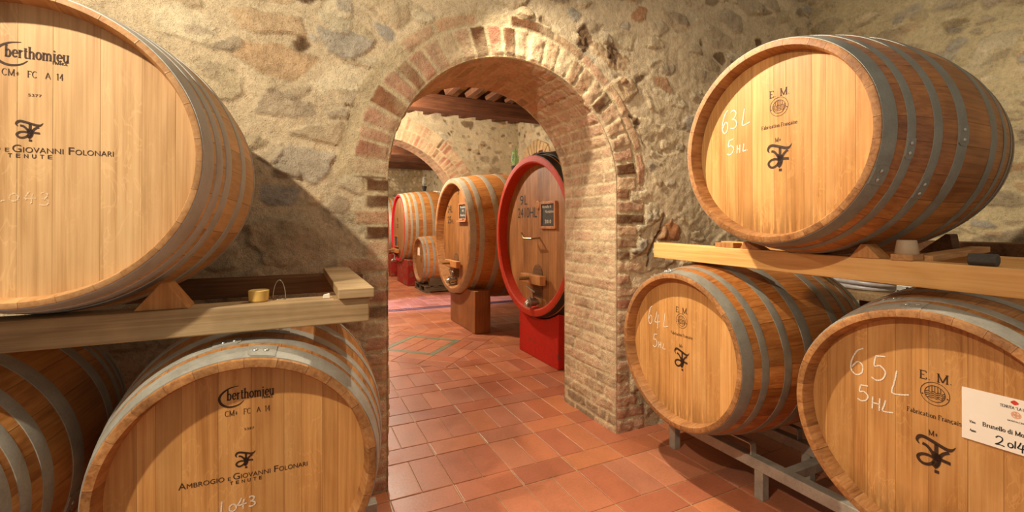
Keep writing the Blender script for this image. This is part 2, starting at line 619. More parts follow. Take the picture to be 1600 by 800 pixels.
def rubble(u, v, seed=1, cover=0.55, plaster=(203, 176, 126), cu=0.27, cv=0.15, relief=1.0, dark=0.08, small=0.4):
    wu = u + (fbm(u * 3.1, v * 3.1, seed + 40, 4) - 0.5) * 0.16
    wv = v + (fbm(u * 3.1, v * 3.1, seed + 60, 4) - 0.5) * 0.12
    h = (fbm(u * 2.2, v * 2.2, seed + 3, 4) - 0.5) * 0.022 * relief
    col = np.broadcast_to(lin(*plaster), u.shape + (3,)).copy()
    pv = fbm(u * 1.7, v * 1.7, seed + 9, 4)
    col = col * (0.82 + 0.36 * pv)[..., None]
    fine = fbm(u * 22, v * 22, seed + 21, 4)
    h = h + (fine - 0.5) * 0.012 * relief
    for lay, (a, b, pr, sd, amp) in enumerate(((cu, cv, cover, seed + 100, 1.0), (cu * 0.42, cv * 0.52, small, seed + 200, 0.8))):
        f1, e, bi, bj, ox, oy = voro(wu + lay * 0.11, wv, a, b, sd)
        r1, r2, r3 = _h(bi, bj, sd + 31), _h(bi, bj, sd + 32), _h(bi, bj, sd + 33)
        on = (r1 < pr)
        thr = 0.08 + 0.36 * r2
        en = e + (fine - 0.5) * 0.22
        m = sst(thr, thr + 0.09, en) * on
        idx = (r3 * (len(STONES) - 1)).astype(int)
        sc = STONES[np.clip(idx, 0, len(STONES) - 2)].copy()
        drk = _h(bi, bj, sd + 34) < (dark if lay == 1 or dark > 0.2 else dark * 0.15)
        sc[drk] = lin(122, 94, 64)
        brk = _h(bi, bj, sd + 35) < (0.02 if lay == 0 else 0.04)
        sc[brk] = lin(176, 116, 74)
        sv = 0.55 + 0.8 * fbm(u * 11 + bi * 3.3, v * 11, seed + 71, 5)
        sc = sc * sv[..., None]
        blend = (0.40 + 0.60 * _h(bi, bj, sd + 37)) * m
        col = col * (1 - blend[..., None]) + sc * blend[..., None]
        rock = fbm(wu * 9 + bi, wv * 9 + bj, seed + 80, 3)
        lift = (0.002 + 0.018 * _h(bi, bj, sd + 36) ** 1.6) * (0.55 + 0.8 * rock)
        lift = lift + ((_h(bi, bj, sd + 41) - 0.5) * ox + (_h(bi, bj, sd + 42) - 0.5) * oy) * 0.034 * amp + (fbm(wu * 26, wv * 26, seed + 83, 3) - 0.5) * 0.012
        lift = np.where(drk, -lift * 0.9, lift)
        h = h + m * lift * amp * relief
        crack = np.exp(-((en - thr) / 0.04) ** 2) * on * sst(0.3, 0.8, _h(bi, bj, sd + 38) + (fbm(u * 4, v * 4, sd + 2, 2) - 0.5))
        h = h - crack * 0.005 * relief
        col = col * (1 - 0.22 * crack)[..., None]
    return h, col


BRICKS = np.array([lin(214, 174, 136), lin(204, 156, 122), lin(220, 188, 148), lin(198, 138, 108), lin(208, 166, 126),
                   lin(182, 124, 94), lin(212, 168, 128), lin(160, 112, 78), lin(118, 80, 52)])


def brick_cell(a, b, la, lb, i, j, seed, tint=None, mort=0.012, warpn=None):
    """a,b: position inside a brick cell of size la x lb (metres) -> mask, colour, relief"""
    d = np.minimum(np.minimum(a, la - a), np.minimum(b, lb - b))
    if warpn is not None:
        d = d + (warpn - 0.5) * 0.014
    m = sst(mort * 0.45, mort * 0.45 + 0.008, d)
    r = _h(i, j, seed)
    idx = (r ** 1.25 * len(BRICKS)).astype(int).clip(0, len(BRICKS) - 1)
    c = BRICKS[idx]
    return m, c, _h(i, j, seed + 3)


# the arch wall between the two rooms: opening x 0.47..2.05, semicircle
def front_field(x, z, cx, zc, R, ring, seed, rub):
    """relief + colour of an arch-wall face in world (x,z). ring = list of (r0, r1, pitch, kind) outward of the intrados"""
    h, col = rubble(x, z, seed, **rub)
    if seed == 3:
        for px, pz, pr, sx in ((0.025, 0.93, 0.062, 0.8), (0.05, 1.20, 0.05, 1.6), (1.78, 1.27, 0.075, 0.7), (2.02, 1.20, 0.07, 0.8), (2.16, 0.72, 0.05, 1.5)):
            pd = np.hypot((x - px) / sx, z - pz) + (fbm(x * 14, z * 14, 91, 4) - 0.5) * 0.09
            pm = 1 - sst(pr - 0.012, pr + 0.012, pd)
            pv = fbm(x * 45, z * 45, 92, 3)
            pc = lin(128, 100, 72) * (0.45 + 1.0 * pv)[..., None]
            col = col * (1 - pm[..., None]) + pc * pm[..., None]
            h = h + pm * (pv - 0.62) * 0.035
        wx = x + (fbm(x * 9, z * 9, 77, 3) - 0.5) * 0.05
        for (x0, z0), (x1, z1) in (((2.50, 0.07), (2.44, -0.05)), ((2.44, -0.05), (2.39, -0.16)), ((2.39, -0.16), (2.33, -0.30))):
            t = np.clip(((wx - x0) * (x1 - x0) + (z - z0) * (z1 - z0)) / ((x1 - x0) ** 2 + (z1 - z0) ** 2), 0, 1)
            cd = np.hypot(wx - x0 - t * (x1 - x0), z - z0 - t * (z1 - z0))
            ck = 1 - sst(0.004, 0.018, cd)
            h = h - ck * 0.03
            col = col * (1 - 0.45 * ck)[..., None]
    wn = fbm(x * 24, z * 24, seed + 12, 4)
    mortar = lin(222, 198, 154)
    dx, dz = x - cx, z - zc
    up = dz > 0
    r = np.where(up, np.hypot(dx, dz), np.abs(dx)) - R
    ang = np.arctan2(dz, dx)
    side = np.where(dx > 0, 1, 0)
    rw = r + (fbm(x * 5, z * 5, seed + 90, 3) - 0.5) * 0.05
    for k, (r0, r1, pitch, kind) in enumerate(ring):
        inr = (rw > r0) & (rw <= r1) & up
        nb = max(4, int(round(math.pi * (R + (r0 if kind == 'soldier' else r0)) / pitch)))
        t = (ang / math.pi) * nb + (fbm(ang * 6, ang * 0, seed + k, 2) - 0.5) * 0.5
        i = np.floor(t)
        la = math.pi * (R + np.maximum(r, 0)) / nb
        a = (t - i) * la
        b = rw - r0
        m, c, rr = brick_cell(a, b, la, r1 - r0, i, i * 0 + k, seed + 300 + k * 7, mort=0.016, warpn=wn)
        present = _h(i, i * 0, seed + 333 + k) < (0.96 if kind == 'soldier' else 0.86)
        m = m * inr * present * (0.6 + 0.4 * sst(0.3, 0.62, fbm(x * 7 + i * 0.7, z * 7, seed + 95, 3)))
        c = c * (0.8 + 0.45 * fbm(x * 17, z * 17, seed + 50 + k, 4))[..., None]
        tgt = mortar * (0.85 + 0.3 * wn)[..., None]
        col = np.where(inr[..., None], tgt * (1 - m[..., None]) + c * m[..., None], col)
        h = np.where(inr, m * (0.004 + 0.008 * rr) + (wn - 0.5) * 0.014, h)
    # quoin courses under the spring
    lh = 0.087
    j = np.floor(z / lh)
    ln = np.where(_h(j, side, seed + 8) < 0.35, 0.26, np.where(_h(j, side, seed + 8) < 0.55, 0.19, 0.13))
    inq = (~up) & (r <= ln) & (r > -0.05)
    m, c, rr = brick_cell(np.maximum(r, 0) + 0.02, z - j * lh, ln + 0.02, lh, j, side + 3, seed + 400, mort=0.016, warpn=wn)
    m = m * (0.72 + 0.28 * sst(0.3, 0.62, fbm(x * 7, z * 7, seed + 96, 3)))
    c = c * (0.8 + 0.45 * fbm(x * 17, z * 17, seed + 51, 4))[..., None]
    tgt = mortar * (0.85 + 0.3 * wn)[..., None]
    col = np.where(inq[..., None], tgt * (1 - m[..., None]) + c * m[..., None], col)
    h = np.where(inq, m * (0.004 + 0.006 * rr) + (wn - 0.5) * 0.014, h)
    return h, col


def grid_mesh(name, P, col, keep=None, mat=None, flip=False, kind='structure', parent=None):
    nu, nv = P.shape[:2]
    idx = np.arange(nu * nv).reshape(nu, nv)
    q = np.stack([idx[:-1, :-1], idx[1:, :-1], idx[1:, 1:], idx[:-1, 1:]], -1)
    if keep is not None:
        q = q[keep]
    q = q.reshape(-1, 4)
    if flip:
        q = q[:, ::-1]
    used = np.zeros(nu * nv, bool)
    used[q.ravel()] = True
    remap = np.cumsum(used) - 1
    q = remap[q]
    V = P.reshape(-1, 3)[used].astype(np.float32)
    cc = np.concatenate([col.reshape(-1, 3)[used], np.ones((len(V), 1))], 1).astype(np.float32)
    me = bpy.data.meshes.new(name)
    me.vertices.add(len(V))
    me.vertices.foreach_set('co', V.ravel())
    me.loops.add(len(q) * 4)
    me.loops.foreach_set('vertex_index', q.ravel().astype(np.int32))
    me.polygons.add(len(q))
    me.polygons.foreach_set('loop_start', np.arange(0, len(q) * 4, 4, dtype=np.int32))
    me.polygons.foreach_set('use_smooth', np.ones(len(q), bool))
    a = me.color_attributes.new('Col', 'FLOAT_COLOR', 'POINT')
    a.data.foreach_set('color', cc.ravel())
    me.update(calc_edges=True)
    me.validate()
    me.materials.append(mat or M['masonry'])
    o = link(name, me, parent)
    if kind and parent is None:
        o['kind'] = kind
    return o


def arch_wall(names, y0, y1, cx, zc, R, ring, xr, zr, res, seed, rub, back=True, brick_lenght=0.27, course=0.087):
    """front face, intrados lining, back face; z measured from the lens height"""
    W = ring[-1][1] + 0.03
    zb = -H
    ls = zc - zb
    Ltot = 2 * ls + math.pi * R

    def path(s):
        s = np.asarray(s)
        a = (s - ls) / R
        px = np.where(s < ls, cx - R, np.where(s > ls + math.pi * R, cx + R, cx - R * np.cos(a)))
        pz = np.where(s < ls, zb + s, np.where(s > ls + math.pi * R, zc - (s - ls - math.pi * R), zc + R * np.sin(a)))
        nx = np.where(s < ls, -1.0, np.where(s > ls + math.pi * R, 1.0, -np.cos(a)))
        nz = np.where((s >= ls) & (s <= ls + math.pi * R), np.sin(a), 0.0)
        return px, pz, nx, nz
    ns = int(Ltot / res) + 1
    s = np.linspace(0, Ltot, ns)
    rr = np.linspace(0, W, max(4, int(W / res)))
    px, pz, nx, nz = path(s)
    out = []
    for fi, (yy, sg) in enumerate(((y0, -1), (y1, 1))):
        if fi == 1 and not back:
            break
        # strip around the opening
        X = px[:, None] + nx[:, None] * rr
        Z = pz[:, None] + nz[:, None] * rr
        h, c = front_field(X, Z, cx, zc, R, ring, seed + fi * 50, rub)
        fade = sst(0, 0.03, rr)[None, :]
        h = h * fade - 0.006 * (1 - fade)
        P = np.stack([X, yy + sg * h, Z + H], -1)
        a = grid_mesh(names[fi] + '_arch', P, c, flip=(sg > 0))
        # field beyond the strip
        nxg = int((xr[1] - xr[0]) / res) + 1
        nzg = int((zr[1] - zr[0]) / res) + 1
        X, Z = np.meshgrid(np.linspace(*xr, nxg), np.linspace(*zr, nzg), indexing='ij')
        h, c = front_field(X, Z, cx, zc, R, ring, seed + fi * 50, rub)
        xm = 0.25 * (X[:-1, :-1] + X[1:, :-1] + X[1:, 1:] + X[:-1, 1:])
        zm = 0.25 * (Z[:-1, :-1] + Z[1:, :-1] + Z[1:, 1:] + Z[:-1, 1:])
        rad = np.where(zm > zc, np.hypot(xm - cx, zm - zc), np.abs(xm - cx))
        keep = rad > R + W - res * 1.5
        P = np.stack([X, yy + sg * h, Z + H], -1)
        b = grid_mesh(names[fi], P, c, keep, flip=(sg < 0))
        out += [a, b]
    # intrados
    ny = int((y1 - y0) / res) + 1
    yv = np.linspace(y0, y1, ny)
    S, Y = np.meshgrid(s, yv, indexing='ij')
    j = np.floor(S / course)
    off = np.where(np.mod(j, 2) > 0, 0.5, 0.0) + (_h(j, j * 0, seed + 5) - 0.5) * 0.3
    t = (Y - y0) / brick_lenght + off
    i = np.floor(t)
    wn = fbm(S * 24, Y * 24, seed + 70, 4)
    m, c, r3 = brick_cell((t - i) * brick_lenght, S - j * course, brick_lenght, course, i, j, seed + 500, mort=0.014, warpn=wn)
    m = m * (0.70 + 0.30 * sst(0.3, 0.65, fbm(S * 6, Y * 6, seed + 97, 3)))
    c = c * 0.45 + (lin(222, 190, 150)) * 0.55
    c = c * (0.8 + 0.42 * fbm(S * 15, Y * 15, seed + 52, 4))[..., None]
    base = np.minimum(S, Ltot - S)
    dk = sst(0.32, 0.0, base + (wn - 0.5) * 0.35) * (_h(i, j, seed + 9) < 0.45)
    c = c * (1 - 0.6 * dk)[..., None]
    mo = lin(220, 196, 152) * (0.85 + 0.3 * wn)[..., None]
    c = mo * (1 - m[..., None]) + c * m[..., None]
    h = m * (0.003 + 0.005 * r3) + (wn - 0.5) * 0.014 + (fbm(S * 4, Y * 4, seed + 6, 3) - 0.5) * 0.02
    fd = sst(0, 0.03, Y - y0) * sst(0, 0.03, y1 - Y)
    h = h * fd - 0.004 * (1 - fd)
    px, pz, nx, nz = path(S)
    P = np.stack([px - nx * h, Y, pz - nz * h + H], -1)
    out.append(grid_mesh(names[2], P, c, flip=False))
    return out


# ------------------------------------------------------------------ the setting
RUB_MAIN = dict(cover=0.66, cu=0.36, cv=0.18, relief=1.0, dark=0.05, small=0.34, plaster=(228, 203, 162))
arch_wall(('wall_front', 'wall_front_rear_face', 'trim_1'), 2.565, 3.25, 1.26, 0.26, 0.79,
          [(0.0, 0.19, 0.088, 'soldier'), (0.19, 0.27, 0.25, 'stretcher')], (-2.3, 4.29), (-H, 2.3), 0.0095, 3, RUB_MAIN)


def flat_wall(name, fixed, axis, u0, u1, z0, z1, res, seed, rub, sign, hole=None):
    nu = int((u1 - u0) / res) + 1
    nz = int((z1 - z0) / res) + 1
    U, Z = np.meshgrid(np.linspace(u0, u1, nu), np.linspace(z0, z1, nz), indexing='ij')
    h, c = rubble(U, Z, seed, **rub)
    if axis == 'X':
        P = np.stack([fixed + sign * h, U, Z + H], -1)
    else:
        P = np.stack([U, fixed + sign * h, Z + H], -1)
    return grid_mesh(name, P, c, flip=(axis == 'X') == (sign > 0))


RUB_R = dict(cover=0.78, cu=0.34, cv=0.13, relief=1.15, dark=0.04, small=0.5, plaster=(218, 196, 150))
flat_wall('wall_right', 4.275, 'X', -0.6, 2.62, -H, 2.3, 0.0125, 11, RUB_R, -1)
RUB_2 = dict(cover=0.35, cu=0.24, cv=0.13, relief=0.9, dark=0.35, small=0.25, plaster=(210, 190, 152))
flat_wall('wall_right_second_room', 4.275, 'X', 3.2, 17.0, -H, 2.5, 0.04, 21, RUB_2, -1)
flat_wall('wall_left_second_room', -2.6, 'X', 3.2, 17.0, -H, 2.5, 0.08, 23, RUB_2, 1)
arch_wall(('wall_second_room', 'wall_second_room_rear_face', 'trim_2'), 8.6, 9.15, 1.4, 0.0, 1.64,
          [(0.0, 0.23, 0.085, 'soldier'), (0.23, 0.45, 0.085, 'soldier')], (-2.6, 4.29), (-H, 2.5), 0.022, 33, RUB_2)
RUB_B = dict(cover=0.8, cu=0.28, cv=0.2, relief=1.6, dark=0.1, small=0.5, plaster=(176, 152, 112))
flat_wall('wall_back', 16.5, 'Y', -2.6, 4.29, -H, 2.5, 0.03, 41, RUB_B, -1)


# floor: terracotta tiles as real slabs over a grout bed
def clip(poly, nx, ny, d):
    out = []
    n = len(poly)
    for i in range(n):
        a, b = poly[i], poly[(i + 1) % n]
        da, db = a[0] * nx + a[1] * ny - d, b[0] * nx + b[1] * ny - d
        if da <= 0:
            out.append(a)
        if (da < 0 < db) or (db < 0 < da):
            t = da / (da - db)
            out.append((a[0] + (b[0] - a[0]) * t, a[1] + (b[1] - a[1]) * t))
    return out


def area(p):
    return 0.5 * abs(sum(p[i][0] * p[(i + 1) % len(p)][1] - p[(i + 1) % len(p)][0] * p[i][1] for i in range(len(p))))


TILES = [lin(188, 114, 78), lin(180, 104, 68), lin(194, 122, 86), lin(176, 102, 70), lin(186, 112, 74), lin(178, 112, 82), lin(194, 118, 76)]


def build_floor():
    V, F, Cc = [], [], []
    DX, DY, DR = 1.42, 5.52, 1.0

    def slab(poly, base=None):
        if len(poly) < 3 or area(poly) < 0.0008:
            return
        cx = sum(p[0] for p in poly) / len(poly)
        cy = sum(p[1] for p in poly) / len(poly)
        g = 0.0036
        c = base if base is not None else TILES[rnd.randrange(len(TILES))] * rnd.uniform(0.92, 1.06)
        z = rnd.uniform(-0.0008, 0.0008)
        o = len(V)
        n = len(poly)
        for inset, zz in ((g * 0.6, -0.006), (g, z - 0.0015), (g + 0.004, z)):
            for p in poly:
                dx, dy = cx - p[0], cy - p[1]
                L = math.hypot(dx, dy) + 1e-9
                # inset along both axes equally enough for near-rectangular tiles
                k = min(0.45, inset * 1.414 / L)
                V.append((p[0] + dx * k, p[1] + dy * k, zz))
                Cc.append(c)
        for r in (0, 1):
            for i in range(n):
                j = (i + 1) % n
                F.append((o + r * n + i, o + r * n + j, o + (r + 1) * n + j, o + (r + 1) * n + i))
        F.append(tuple(o + 2 * n + i for i in range(n)))

    s2 = math.sqrt(0.5)
    dirs = [(s2, s2), (-s2, -s2), (s2, -s2), (-s2, s2)]
    zr = DR * s2

    def put(poly):
        cx = sum(p[0] for p in poly) / 4
        cy = sum(p[1] for p in poly) / 4
        if abs(cx - DX) + abs(cy - DY) > DR + 0.6:
            slab(poly)
            return
        rest = poly
        for nx, ny in dirs:
            d = nx * DX + ny * DY + zr
            slab(clip(rest, -nx, -ny, -d))
            rest = clip(rest, nx, ny, d)
            if len(rest) < 3:
                return
    w = 0.1795
    y = 2.466 - 0.545 * 6
    row = 0
    xj = 0.8165 - 0.359 * 20
    while y < 16.5:
        x = xj
        while x < 4.4:
            if x > -2.7:
                for k in (0, 1):
                    put([(x + k * w, y), (x + (k + 1) * w, y), (x + (k + 1) * w, y + 0.366), (x + k * w, y + 0.366)])
                put([(x, y + 0.366), (x + 2 * w, y + 0.366), (x + 2 * w, y + 0.545), (x, y + 0.545)])
            x += 2 * w
        y += 0.545
    # rotated field with the grey-green square
    q = 0.34
    teal = lin(126, 128, 100)

    def rot(a, b):
        return (DX + (a - b) * s2, DY + (a + b) * s2)
    lim = zr
    t0, t1 = 0.285, 0.36
    for lo, hi in ((-lim, -t1), (t1, lim)):
        mid = (lo + hi) / 2
        for (a0, a1) in ((lo, mid), (mid, hi)):
            b = -lim
            while b < lim - 0.01:
                b2 = min(lim, b + q)
                slab([rot(a0, b), rot(a1, b), rot(a1, b2), rot(a0, b2)])
                b = b2
    for lo, hi in ((-lim, -t1), (t1, lim)):
        mid = (lo + hi) / 2
        for (b0, b1) in ((lo, mid), (mid, hi)):
            a = -t1
            while a < t1 - 0.01:
                a2 = min(t1, a + q)
                slab([rot(a, b0), rot(a2, b0), rot(a2, b1), rot(a, b1)])
                a = a2
    for a0, a1, b0, b1 in ((-t1, t1, -t1, -t0), (-t1, t1, t0, t1), (-t1, -t0, -t0, t0), (t0, t1, -t0, t0)):
        slab([rot(a0, b0), rot(a1, b0), rot(a1, b1), rot(a0, b1)], teal)
    for k in range(2):
        for m_ in range(3):
            a0 = -t0 + k * t0
            b0 = -t0 + m_ * t0 * 2 / 3
            slab([rot(a0, b0), rot(a0 + t0, b0), rot(a0 + t0, b0 + t0 * 2 / 3), rot(a0, b0 + t0 * 2 / 3)])
    n0 = len(V)
    V.extend([(-2.8, -1.2, -0.004), (4.4, -1.2, -0.004), (4.4, 16.6, -0.004), (-2.8, 16.6, -0.004)])
    Cc.extend([lin(186, 154, 110)] * 4)
    F.append((n0, n0 + 1, n0 + 2, n0 + 3))
    o = mesh_obj('floor', V, F, M['tile'])
    a = o.data.color_attributes.new('Col', 'FLOAT_COLOR', 'POINT')
    a.data.foreach_set('color', np.concatenate([np.array(Cc), np.ones((len(Cc), 1))], 1).astype(np.float32).ravel())
    return tag(o, kind='structure')


build_floor()

# drain channel across the second room
mb = MB()
mb.box(-2.5, 4.2, 7.83, 7.85, 0.0, 0.006)
mb.box(-2.5, 4.2, 7.97, 7.99, 0.0, 0.006)
x = -2.5
while x < 4.2:
    mb.box(x, x + 0.012, 7.85, 7.97, -0.002, 0.004)
    x += 0.03
tag(mb.build('floor_drain', M['drain']), 'dark iron grating drain running across the tiles beyond the arch', 'drain')

# ceiling of the second room: boards, joists, main beams
tag(mesh_obj('ceiling', [(-2.6, 3.2, H + 2.27), (4.3, 3.2, H + 2.27), (4.3, 16.6, H + 2.27), (-2.6, 16.6, H + 2.27),
                         (-2.6, 3.2, H + 2.33), (4.3, 3.2, H + 2.33), (4.3, 16.6, H + 2.33), (-2.6, 16.6, H + 2.33)],
             [(0, 1, 2, 3), (7, 6, 5, 4), (0, 4, 5, 1), (1, 5, 6, 2), (2, 6, 7, 3), (3, 7, 4, 0)], M['ceil_tile']), kind='structure')
k = 0
x = -2.45
while x < 4.2:
    mb = MB()
    mb.box(x, x + 0.11, 3.25, 8.62, H + 2.13, H + 2.27)
    tag(mb.build('ceiling_joist', M['joist'], bevel=0.008), kind='structure')
    x += 0.36
for yb in (4.6, 7.15):
    mb = MB()
    mb.box(-2.6, 4.3, yb, yb + 0.26, H + 1.88, H + 2.13)
    tag(mb.build('ceiling_beam', M['beam'], bevel=0.012), kind='structure')
for yb in (10.2, 11.6, 13.0, 14.4):
    mb = MB()
    mb.box(-2.6, 4.3, yb, yb + 0.24, H + 1.80, H + 2.05)
    tag(mb.build('ceiling_beam', M['beam'], bevel=0.012), kind='structure')
x = -2.45
while x < 4.2:
    mb = MB()
    mb.box(x, x + 0.1, 9.15, 16.5, H + 2.05, H + 2.27)
    tag(mb.build('ceiling_joist', M['joist'], bevel=0.008), kind='structure')
    x += 0.5

# little bricked niche with boards in the right-hand wall of the second room
def niche():
    yc, zc, r0, r1 = 7.75, 0.98, 0.42, 0.68
    mb = MB()
    n = 15
    for k in range(n):
        a0 = math.pi * (k + 0.07) / n
        a1 = math.pi * (k + 0.93) / n
        pts = []
        for rr, a in ((r0, a0), (r1 * rnd.uniform(0.96, 1.04), a0), (r1 * rnd.uniform(0.96, 1.04), a1), (r0, a1)):
            pts.append((yc + rr * math.cos(a), zc + H + rr * math.sin(a)))
        mb.prism(pts, 'X', 4.235 - rnd.uniform(0, 0.012), 4.30)
    o = mb.build('window_1', M['brick_plain'], bevel=0.01)
    tag(o, kind='structure')
    mb = MB()
    for k in range(5):
        z0 = zc - 0.3 + k * 0.15
        hw = r0 if z0 < zc else math.sqrt(max(0.02, r0 * r0 - (z0 - zc) ** 2))
        mb.box(4.232, 4.262, yc - hw, yc + hw, H + z0 + 0.004, H + z0 + 0.146)
    mb.build('shutter_boards', M['soot'], o, bevel=0.004)


M['brick_plain'] = mat_plain('pale_brick', srgb(204, 170, 122), 0.9, var=0.3, scale=7, bumps=0.4)
niche()


# ------------------------------------------------------------------ lettering
def catmull(pts, sub=6):
    P = [Vector(p) for p in pts]
    if len(P) < 3:
        return P
    out = []
    for i in range(len(P) - 1):
        p0 = P[max(i - 1, 0)]
        p1, p2 = P[i], P[i + 1]
        p3 = P[min(i + 2, len(P) - 1)]
        for k in range(sub):
            t = k / sub
            out.append(0.5 * ((2 * p1) + (p2 - p0) * t + (2 * p0 - 5 * p1 + 4 * p2 - p3) * t * t + (3 * p1 - p0 - 3 * p2 + p3) * t ** 3))
    out.append(P[-1])
    return out


class Ink:
    """flat marks on a head; local x right, z up; y is the distance in front of the head (towards the viewer is -y)"""
    def __init__(s, y):
        s.mb = MB()
        s.y = y

    def ribbon(s, pts, width, smooth=True, nib=None):
        P = catmull([(p[0], p[1]) for p in pts]) if smooth else [Vector((p[0], p[1])) for p in pts]
        n = len(P)
        wl = width if callable(width) else (lambda t: width)
        v = []
        for i, p in enumerate(P):
            d = P[min(i + 1, n - 1)] - P[max(i - 1, 0)]
            if d.length < 1e-9:
                d = Vector((1, 0))
            d = d.normalized()
            nn = Vector((-d[1], d[0]))
            w = wl(i / max(1, n - 1)) * 0.5
            if nib:
                w *= nib[0] + (nib[1] - nib[0]) * abs(d[1])
            v.append((p[0] + nn[0] * w, s.y, p[1] + nn[1] * w))
            v.append((p[0] - nn[0] * w, s.y, p[1] - nn[1] * w))
        s.mb.add(v, [(2 * i, 2 * i + 1, 2 * i + 3, 2 * i + 2) for i in range(n - 1)])

    def poly(s, pts):
        s.mb.add([(p[0], s.y, p[1]) for p in pts], [tuple(range(len(pts)))])

    def dot(s, x, z, r, n=14):
        s.poly([(x + r * math.cos(2 * math.pi * k / n), z + r * math.sin(2 * math.pi * k / n)) for k in range(n)])

    def circle(s, x, z, r, w, n=48, a0=0, a1=2 * math.pi):
        s.ribbon([(x + r * math.cos(a0 + (a1 - a0) * k / n), z + r * math.sin(a0 + (a1 - a0) * k / n)) for k in range(n + 1)], w, False)

    def sans(s, text, x0, x1, z0, z1, bold=0.0):
        vs, fs = font_mesh(text, bold)
        if not vs:
            return
        xs = [p[0] for p in vs]
        ys = [p[1] for p in vs]
        ax, bx, ay, by = min(xs), max(xs), min(ys), max(ys)
        s.mb.add([(x0 + (p[0] - ax) / (bx - ax) * (x1 - x0), s.y, z0 + (p[1] - ay) / (by - ay) * (z1 - z0)) for p in vs], fs)

    def serif(s, text, x0, x1, z0, cap, wt=0.15, slope=0.0):
        adv = 0
        runs = []
        for ch in text:
            g = GLY.get(ch)
            if g is None:
                adv += 0.4
                continue
            runs.append((adv, g))
            adv += g[0]
        k = (x1 - x0) / adv
        for a, g in runs:
            for st in g[1]:
                curve = len(st) > 2 and not g[2]
                pts = [(x0 + (a + p[0]) * k, z0 + p[1] * cap + slope * (a + p[0]) * k) for p in st]
                s.ribbon(pts, wt * cap, curve, (0.62, 1.0))
                for e, nb in ((st[0], st[1]), (st[-1], st[-2])):
                    if abs(e[0] - nb[0]) < 0.06 and abs(e[1] - nb[1]) > 0.3:
                        q = (x0 + (a + e[0]) * k, z0 + e[1] * cap + slope * (a + e[0]) * k)
                        s.ribbon([(q[0] - 0.13 * k, q[1]), (q[0] + 0.13 * k, q[1])], wt * cap * 0.55, False)

    def build(s, name, mat, parent):
        return s.mb.build(name, mat, parent)


_fc = {}


def font_mesh(text, bold=0.0):
    key = (text, bold)
    if key not in _fc:
        cu = bpy.data.curves.new('t', 'FONT')
        cu.body = text
        cu.offset = bold
        cu.resolution_u = 4
        ob = bpy.data.objects.new('t', cu)
        C.objects.link(ob)
        bpy.context.view_layer.update()
        ev = ob.evaluated_get(bpy.context.evaluated_depsgraph_get())
        me = ev.to_mesh()
        _fc[key] = ([tuple(v.co) for v in me.vertices], [tuple(p.vertices) for p in me.polygons])
        ev.to_mesh_clear()
        bpy.data.objects.remove(ob)
        bpy.data.curves.remove(cu)
    return _fc[key]


def arcp(cx, cy, rx, ry, a0, a1, n=8):
    return [(cx + rx * math.cos(math.radians(a0 + (a1 - a0) * i / n)), cy + ry * math.sin(math.radians(a0 + (a1 - a0) * i / n))) for i in range(n + 1)]


